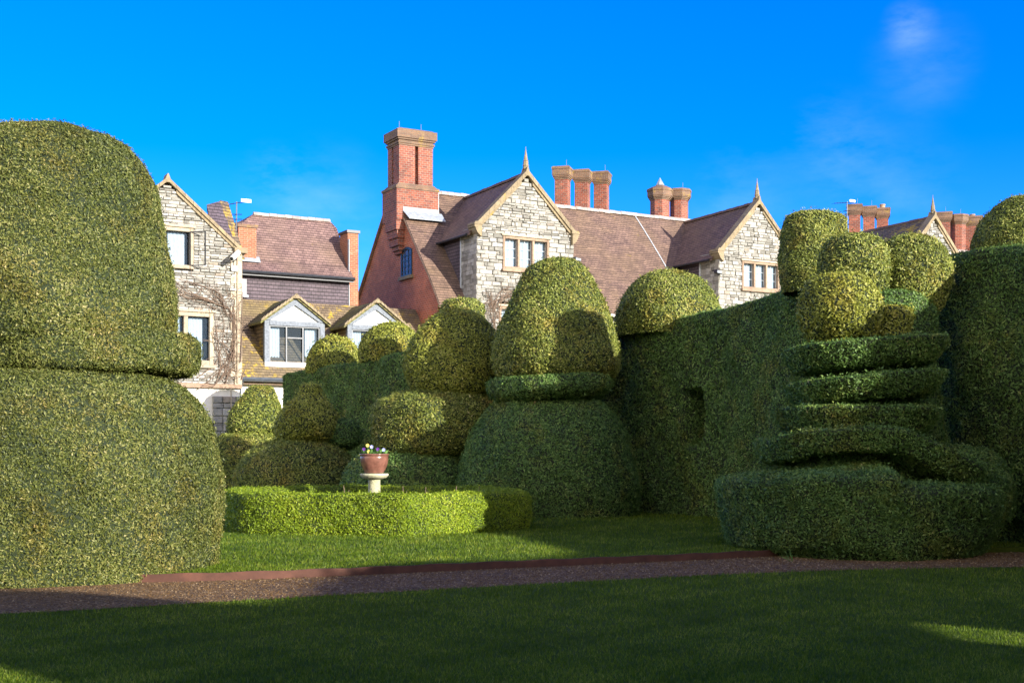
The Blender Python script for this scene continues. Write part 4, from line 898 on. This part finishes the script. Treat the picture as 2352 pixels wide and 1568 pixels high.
def dormer(u0, u1, zb, ze, za, v, lab):
    uc = (u0 + u1) / 2; sl_ = (za - ze) / (u1 - uc + .02)
    f = HB(W); t = .2
    f.box(u0, u0 + t, v, v + .2, zb, ze); f.box(u1 - t, u1, v, v + .2, zb, ze); f.box(u0 + t, u1 - t, v - .02, v + .2, ze - .2, ze - .0)
    for s in (-1, 1):
        a = (uc + s * (u1 - uc), ze); b2 = (uc, za)
        pl = [a, b2, (b2[0], b2[1] - .26), (a[0] - s * .24, ze)]
        f.prism(pl if s > 0 else pl[::-1], 'y', v - .04, v + .12)
    d = f.out('dormer', M['timber'], uv=False); d['label'] = lab
    p = HB(W); p.prism([(u0 + .2, ze + .002), (u1 - .2, ze + .002), (uc, za - .25)][::1], 'y', v + .06, v + .16); p.out('gable_panel', M['white'], d, uv=False)
    ck = HB(W); ck.box(u0 + .02, u0 + .12, v + .2, v + 2.3, zb - .2, ze); ck.box(u1 - .12, u1 - .02, v + .2, v + 2.3, zb - .2, ze); ck.out('dormer_cheek', M['tile_moss'], d)
    for s in (-1, 1):
        ov = .2; a = uc + s * (u1 - uc + ov)
        slab(W, [(uc, v - .12, za + .1), (a, v - .12, ze - ov * sl_ + .06), (a, v + 2.2 + .1, ze - ov * sl_ + .06), (uc, v + 3.0, za + .1)], .09, 'dormer_roof', 'tile_olive').parent = d
        bb = HB(W); n_ = 10
        for k in range(n_):       # the toothed tile ends of the verge
            a0, a1 = k / n_, (k + .93) / n_; q0 = (uc + s * (u1 - uc + ov) * (1 - a0), ze - ov * sl_ + .06 + (za + .04 - ze + ov * sl_) * a0); q1 = (uc + s * (u1 - uc + ov) * (1 - a1), ze - ov * sl_ + .06 + (za + .04 - ze + ov * sl_) * a1)
            pl = [q0, q1, (q1[0], q1[1] + .12), (q0[0], q0[1] + .08)]; bb.prism(pl if s < 0 else pl[::-1], 'y', v - .2, v - .122)
        bb.out('verge_tiles', M['coping'], d, uv=False)
    r = HB(W); r.lathe([(.15, 0), (.16, .05), (.14, .12), (.05, .16)], (uc, v - .1, za + .0), 10); r.out('ridge_end', M['coping'], d, uv=False)
    # casement window
    w0, w1, zb2, zt = u0 + t, u1 - t, zb + .1, ze - .2
    fr = HB(W); fr.box(w0, w1, v + .04, v + .12, zb2, zb2 + .05); fr.box(w0, w1, v + .04, v + .12, zt - .05, zt)
    for i in range(4): x = w0 + (w1 - w0 - .05) * i / 3; fr.box(x, x + .05, v + .038, v + .118, zb2 + .05, zt - .05)
    xa = w0 + (w1 - w0) / 3; fr.box(xa + .05, xa + (w1 - w0) / 3, v + .045, v + .11, zt - .5, zt - .45); win = fr.out('window', M['iron_blue'], d, uv=False)
    g = HB(W); g.add([(w0, v + .125, zb2), (w1, v + .125, zb2), (w1, v + .125, zt), (w0, v + .125, zt)], [(0, 1, 2, 3)]); g.out('glass_pane', M['glass'], d)
    dk = HB(W); dk.box(w0, w1, v + 1.1, v + 1.12, zb2, zt); dk.out('room_lining', M['dark'], d, uv=False)
    for (c0, c1) in ((.02, .24), (.74, .98)):
        c = HB(W); n_ = 14; xs = np.linspace(w0 + (w1 - w0) * c0, w0 + (w1 - w0) * c1, n_)
        c.add([(x, v + .28 + .03 * math.sin(k * 2), z) for z in (zb2, zt) for k, x in enumerate(xs)], [(k, k + 1, n_ + k + 1, n_ + k) for k in range(n_ - 1)]); c.out('curtain', M['curtain'], d, smooth=True, uv=False)
    s = HB(W); s.box(u0 - .02, u1 + .05, v - .1, v + .25, zb - .12, zb + .098); s.out('window_sill', M['white'], d, uv=False)
dormer(-11.4, -8.85, 5.12, 6.92, 7.82, .85, 'left gabled dormer with grey timber frame and casement window')
dormer(-7.85, -5.3, 5.12, 6.92, 7.84, .85, 'right gabled dormer half hidden by the clipped hedge')

# ---------------------------------------------------------------- middle house with steep hipped roof
Q = hroot('tile_hung_house', -11.7, 3.5, label='house with dark tile-hung wall, hipped roof and two brick end stacks, behind the dormers', cat='house')
q0, q1 = -11.95, -6.72
m = HB(Q); m.box(q0, q1, 3.5, 8, 0, 9.25); m.out('tile_hung_wall', M['tile_hung'])
ez = 9.18; rz_ = 11.98; rv = 5.5
a = [(q0 - .1, 3.2, ez), (q1 + .12, 3.2, ez), (-6.60, 3.75, 9.75), (-6.55, 5.0, 11.35), (-6.75, rv, rz_), (-10.35, rv, rz_), (-12.0, 4.7, 10.95), (-12.0, 3.75, 9.75)]
# front face in two pitches (bell-cast at the eaves) and hips
def slab2(pts, name, mat='tile_mid'): return slab(Q, pts, .1, name, mat)
slab2([(q0 - .1, 3.15, ez), (q1 + .1, 3.15, ez), (q1 + .1, 3.7, 9.72), (q0 - .1, 3.7, 9.72)], 'roof', 'tile_mid')
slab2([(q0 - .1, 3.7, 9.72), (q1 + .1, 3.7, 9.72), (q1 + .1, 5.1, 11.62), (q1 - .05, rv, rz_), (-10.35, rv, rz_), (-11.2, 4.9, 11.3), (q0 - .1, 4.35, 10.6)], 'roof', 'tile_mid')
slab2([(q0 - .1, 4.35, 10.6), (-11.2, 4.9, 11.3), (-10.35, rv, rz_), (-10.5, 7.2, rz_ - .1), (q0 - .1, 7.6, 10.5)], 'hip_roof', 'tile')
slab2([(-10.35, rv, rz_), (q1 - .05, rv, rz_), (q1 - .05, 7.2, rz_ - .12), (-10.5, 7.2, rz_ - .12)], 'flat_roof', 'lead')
ridge_tiles(Q, (-10.35, rv, rz_ + .03), (-6.8, rv, rz_ + .03), r=.11)
m = HB(Q); m.tube([(q0 - .1, 3.08, ez - .06), (q1 + .12, 3.08, ez - .06)], .075, 8); m.box(q0 - .1, q1 + .1, 3.16, 3.3, ez - .2, ez - .06); m.out('gutter', M['iron'], uv=False)
m = HB(Q); m.box(q1 + .0, q1 + .5, 3.6, 4.5, 8, 11.2); c = m.out('chimney', M['brick_orange']); c['label'] = 'slim orange-brick stack at the right end of the hipped roof'
m = HB(Q); m.box(q1 - .05, q1 + .56, 3.54, 4.56, 11.201, 11.32); m.out('chimney_cap', M['iron'], c)
m = HB(Q); m.box(q1 - .0, q1 + .03, 3.46, 3.598, 7.8, 10.9); m.out('downpipe', M['lead'], uv=False)
m = HB(Q); m.box(-11.62, -10.85, 3.55, 4.6, 9.6, 11.02); c = m.out('chimney', M['brick_orange']); c['label'] = 'squat orange-brick stack at the left end of the hipped roof'
m = HB(Q); m.box(-11.68, -10.79, 3.49, 4.66, 11.021, 11.15); m.out('chimney_cap', M['brick_cap'], c)
m = HB(Q); m.box(-12.6, -11.622, 4.0, 4.6, 9.4, 10.6); m.out('brick_side_wall', M['brick_orange'])
slab(Q, [(-12.7, 4.2, 10.55), (-11.5, 4.0, 10.95), (-10.9, 5.2, 11.6), (-12.1, 6, 11.3)], .1, 'hip_roof', 'tile')
slab(Q, [(-11.75, 3.4, 9.62), (-10.7, 3.45, 9.62), (-10.7, 3.62, 9.84), (-11.75, 3.62, 9.84)], .03, 'flashing', 'lead')
m = HB(Q); m.box(-11.95, -11.30, 3.44, 3.52, 8.2, 8.85); wq = m.out('window', M['iron_blue'], uv=False)
m = HB(Q); m.box(-11.87, -11.38, 3.42, 3.438, 8.3, 8.77); m.out('glass_pane', M['curtain'], wq, uv=False)
m = HB(Q); m.box(-11.98, -11.25, 3.36, 3.52, 8.08, 8.19); m.out('window_sill', M['lead'], wq, uv=False)

# ---------------------------------------------------------------- left stone house
LH = hroot('stone_house', -15.5, 0, label='pale stone gabled house at the left, a bare vine climbing its corner', cat='house')
uc, hw, ze, za = -15.5, 2.86, 9.35, 11.85
holes = [(-16.75, -14.5, 8.55, 10.20), (-16.85, -13.72, 4.95, 7.0), (-14.3, -13.6, 0, 3.1)]
w = rubble(LH, 'gable_wall', uc, hw, 4.25, ze, za, 0, holes, courses=(.08, .15), lens=(.16, .45))
w2 = rubble(LH, 'ground_floor_wall', uc, hw, 0, 4.05, 4.05, .03, [(-17, -14.0, 0, 3.6)], courses=(.15, .26), lens=(.25, .6)) if False else None
m = HB(LH); m.box(uc - hw, uc + hw - .02, .10, .3, 0, 4.1); gf = m.out('ground_floor_wall', M['render'], uv=False)
st = HB(LH); z = 0
while z < 3.75:
    h = random.uniform(.2, .3); x = -13.75
    while x < uc + hw - .05:
        e = min(uc + hw, x + random.uniform(.3, .6)); stone(st, x + .01, e - .01, -.0, z + .01, z + h - .01); x = e
    z += h
st.out('stone_pier', M['stone'])
m = HB(LH); m.box(uc - hw, uc + hw + .03, -.06, .2, 4.1, 4.26); m.out('string_course', M['pinkstone'], uv=False)
q = HB(LH); z = 4.262; k = 0
while z < ze - .1:
    h = .3; l = .42 if k % 2 else .26; q.box(uc + hw - l, uc + hw + .03, -.045, .3, z, z + h - .012); z += h; k += 1
q.out('quoins', M['ashlar'], uv=False)
m = HB(LH); m.box(uc + hw - .25, uc + hw, .302, 8, 0, ze); m.box(uc - hw, uc - hw + .25, .302, 8, 0, ze); m.out('side_wall', M['mortar'])
coping(LH, uc, hw, ze + .05, za, 0, th=.12); kn = HB(LH); kn.box(uc + hw - .3, uc + hw + .22, -.16, .5, ze + .0, ze + .2); kn.out('kneeler', M['coping'], uv=False)
for s in (-1, 1): slab(LH, [(uc, .3, za + .06), (uc + s * (hw + .12), .3, ze - .1), (uc + s * (hw + .12), 8, ze - .1), (uc, 8, za + .06)], .12, 'roof', 'tile_moss')
wa = window(LH, -16.75, -14.5, 8.6, 10.15, 0, 2, 1, 1, frame='ashlar', t=.14, curt=[(0, .5, 1.), (1, .15, .85)], sill=False, iron=True, bar='iron', label='upper two-light window with one casement standing open')
wb = window(LH, -16.85, -13.72, 4.98, 6.97, 0, 3, 1, 1, frame='ashlar', t=.16, curt=[(0, .1, .5), (1, .5, .9), (2, .1, .75)], iron=True, bar='iron', label='tall lower window half hidden by the big left yew')
# open casement leaf
hx = -14.64; m = HB(LH); ang = R(-38)
def leafpt(d, z, t=0): return (hx + d * math.cos(ang) - t * math.sin(ang) * -1, -.02 + d * math.sin(ang) + t * math.cos(ang), z)
def lb(mb, d0, d1, z0, z1, t0, t1):
    P = [leafpt(d0, z0, t0), leafpt(d1, z0, t0), leafpt(d1, z0, t1), leafpt(d0, z0, t1), leafpt(d0, z1, t0), leafpt(d1, z1, t0), leafpt(d1, z1, t1), leafpt(d0, z1, t1)]
    mb.add(P, [(0, 3, 2, 1), (4, 5, 6, 7), (0, 1, 5, 4), (1, 2, 6, 5), (2, 3, 7, 6), (3, 0, 4, 7)])
for a_ in ((0, .035, 8.72, 10.03), (.6, .635, 8.72, 10.03), (.035, .6, 8.72, 8.76), (.035, .6, 9.99, 10.03)): lb(m, *a_, 0, .03)
m.out('open_casement', M['iron'], wa, uv=False)
# lichened cross roof end behind the gable
slab(LH, [(-13.35, 2.2, 11.55), (-12.75, 2.4, 11.78), (-12.2, 1.6, 9.5), (-13.3, 1.5, 10.2)], .2, 'cross_roof', 'tile_hung')
slab(LH, [(-12.76, 2.4, 11.82), (-12.35, 2.6, 11.82), (-11.95, 1.7, 9.5), (-12.3, 1.6, 9.5)], .12, 'cross_roof', 'tile_lichen')
m = HB(LH); m.tube([(-12.80, .0 - .08, 9.3), (-12.80, -.08, 4.3)], .025, 6); m.tube([(-13.05, -.06, 4.1), (-13.05, -.06, 0)], .025, 6); m.out('downpipe', M['ashlar'], uv=False)

# security camera, junction box
sc = empty('security_camera', HM @ Vector((-12.95, 0, 9.1)), HA, label='white security camera on a bracket high on the corner of the left stone house', cat='camera'); sc['off'] = (-12.95, 0, 9.1)
m = HB(sc); m.tube([(-12.95, 0, 9.0), (-12.95, -.35, 9.05), (-13.0, -.45, 9.12)], .025, 6); m.out('bracket', M['steel'], uv=False)
m = HB(sc); m.tube([(-12.85, -.35, 9.33), (-13.2, -.62, 9.02)], .10, 10); m.out('camera_body', M['white'], uv=False)
m = HB(sc); m.tube([(-13.203, -.622, 9.017), (-13.21, -.63, 9.01)], .07, 10); m.out('lens', M['iron'], uv=False)
m = MB(); 
def hbx(name, u0, u1, v0, v1, z0, z1, mat, label, cat):
    o = empty(name, HM @ Vector((u0, v1, z0)), HA, label=label, cat=cat); o['off'] = (u0, v1, z0)
    m = HB(o); m.box(u0, u1, v0, v1, z0, z1); m.out('cover', M[mat], uv=False, bevel=.01)
    m = HB(o); m.tube([((u0 + u1) / 2, v1 - .03, z1), ((u0 + u1) / 2, v1 - .03, z1 + .5)], .012, 5); m.out('cable', M['iron'], uv=False)
hbx('junction_box', -13.05, -12.83, -.14, -.05, 8.62, 8.83, 'white', 'small white cable box below the security camera', 'box')
# tv antennas
def antenna(u, v, z0, z1, lab, s=1, flip=1):
    o = empty('tv_antenna', HM @ Vector((u, v, z0)), HA, label=lab, cat='antenna', group='roof antennas'); o['off'] = (u, v, z0)
    m = HB(o); m.tube([(u, v, z0), (u + .03, v, z1)], .028, 6); m.out('mast', M['steel'], uv=False)
    m = HB(o); m.tube([(u - .55 * s * flip, v - .1, z1 - .22), (u + .4 * s * flip, v + .1, z1 + .04)], .02, 5)
    for k in range(9): t = k / 8; x = u + (-.55 + .9 * t) * s * flip; zz = z1 - .22 + .25 * t; m.tube([(x, v - .16, zz), (x, v + .16, zz)], .008, 4)
    m.out('boom', M['iron'], uv=False)
    m = HB(o); m.box(u + flip * .22 - .0, u + flip * .22 + .42, v - .02, v + .02, z1 - .0, z1 + .14); m.out('reflector', M['white'], uv=False)
    m = HB(o)
    for zz in (.55, .75): m.tube([(u - .25, v, z1 - zz), (u + .25, v, z1 - zz + .04)], .018, 4); m.tube([(u, v - .2, z1 - zz), (u, v + .3, z1 - zz)], .01, 4)
    m.out('cross_arms', M['iron'], uv=False); return o
antenna(-11.9, 3.0, 9.6, 11.95, 'television antenna with white reflector, left of the hipped roof')
antenna(25.6, 6.6, 13.6, 16.2, 'television antenna beside the three chimneys at the right', s=1.9)
m = MB()

# ---------------------------------------------------------------- bare vines on the walls
def vine(name, paths, root_uv, label, n_per=6, jit=.12, v=-.07, r=.022, twigs=3):
    o = empty(name, HM @ Vector((root_uv[0], v, 0)), HA, label=label, cat='climbing plant', group='bare climbing vines'); o['off'] = (root_uv[0], v, 0.)
    m = HB(o); tw = HB(o)
    for path in paths:
        for _ in range(n_per):
            o1 = np.array([random.gauss(0, jit), random.gauss(0, jit * .6)]); P = catmull([(a + random.gauss(0, jit * .55) + o1[0], b2 + random.gauss(0, jit * .55) + o1[1]) for a, b2 in path], 7)
            k0 = random.randint(0, max(1, len(P) // 4)); k1 = random.randint(len(P) * 3 // 5, len(P)); P = P[k0:k1]
            if len(P) < 4: continue
            vv = v + random.uniform(-.06, .03); rr = r * random.uniform(.5, 1.2)
            m.tube([(a, vv + random.uniform(-.012, .012), b2) for a, b2 in P], [max(.005, rr * (1 - .7 * i / len(P))) for i in range(len(P))], 4)
            for _ in range(twigs):
                i = random.randint(1, len(P) - 2); a, b2 = P[i]; q = random.uniform(0, 6.28); pts = [(a, vv, b2)]
                for s_ in range(4): q += random.gauss(0, .5); a += .13 * math.cos(q); b2 += .13 * math.sin(q); pts.append((a, vv + random.uniform(-.04, .02), b2))
                tw.tube(pts, [.009, .008, .007, .006, .005], 4)
    m.out('branches', M['branch'], uv=False); tw.out('twigs', M['branch'], uv=False)
vine('climbing_vine', [[(-14.2, 4.3), (-13.6, 4.6), (-13.1, 5.3), (-12.95, 6.3), (-13.0, 7.4), (-13.1, 8.2)], [(-13.0, 5.0), (-12.85, 6.0), (-12.85, 7.2), (-12.9, 8.3)],
                       [(-12.95, 6.2), (-13.3, 7.2), (-13.8, 7.8), (-14.5, 8.1), (-15.2, 8.3)], [(-13.5, 4.2), (-13.2, 5.0), (-13.5, 5.9), (-13.4, 6.8), (-13.7, 7.5)], [(-13.2, 4.15), (-13.0, 4.6), (-12.85, 5.2), (-12.8, 6.2)],
                       [(-13.3, 7.2), (-14.1, 7.6), (-14.9, 7.7), (-15.3, 8.2)]], (-13.3, 0), 'bare vine climbing the right corner of the pale stone house at the left', n_per=6, jit=.17, twigs=4)
vine('climbing_vine', [[(-1.3, 6.3), (-1.35, 7.2), (-1.5, 8.0), (-1.9, 8.7)], [(-1.35, 7.2), (-1.2, 8.1), (-.7, 8.6), (.0, 8.7)], [(-1.4, 7.6), (-1.6, 8.3), (-1.3, 8.9)], [(-1.3, 7.9), (-.9, 8.3), (-.2, 8.4), (.6, 8.6)]],
     (-1.3, 0), 'bare vine on the stone gable next to the brick gable', n_per=4, jit=.14, twigs=6)

for o in bpy.data.objects:
    if 'off' in o: del o['off']
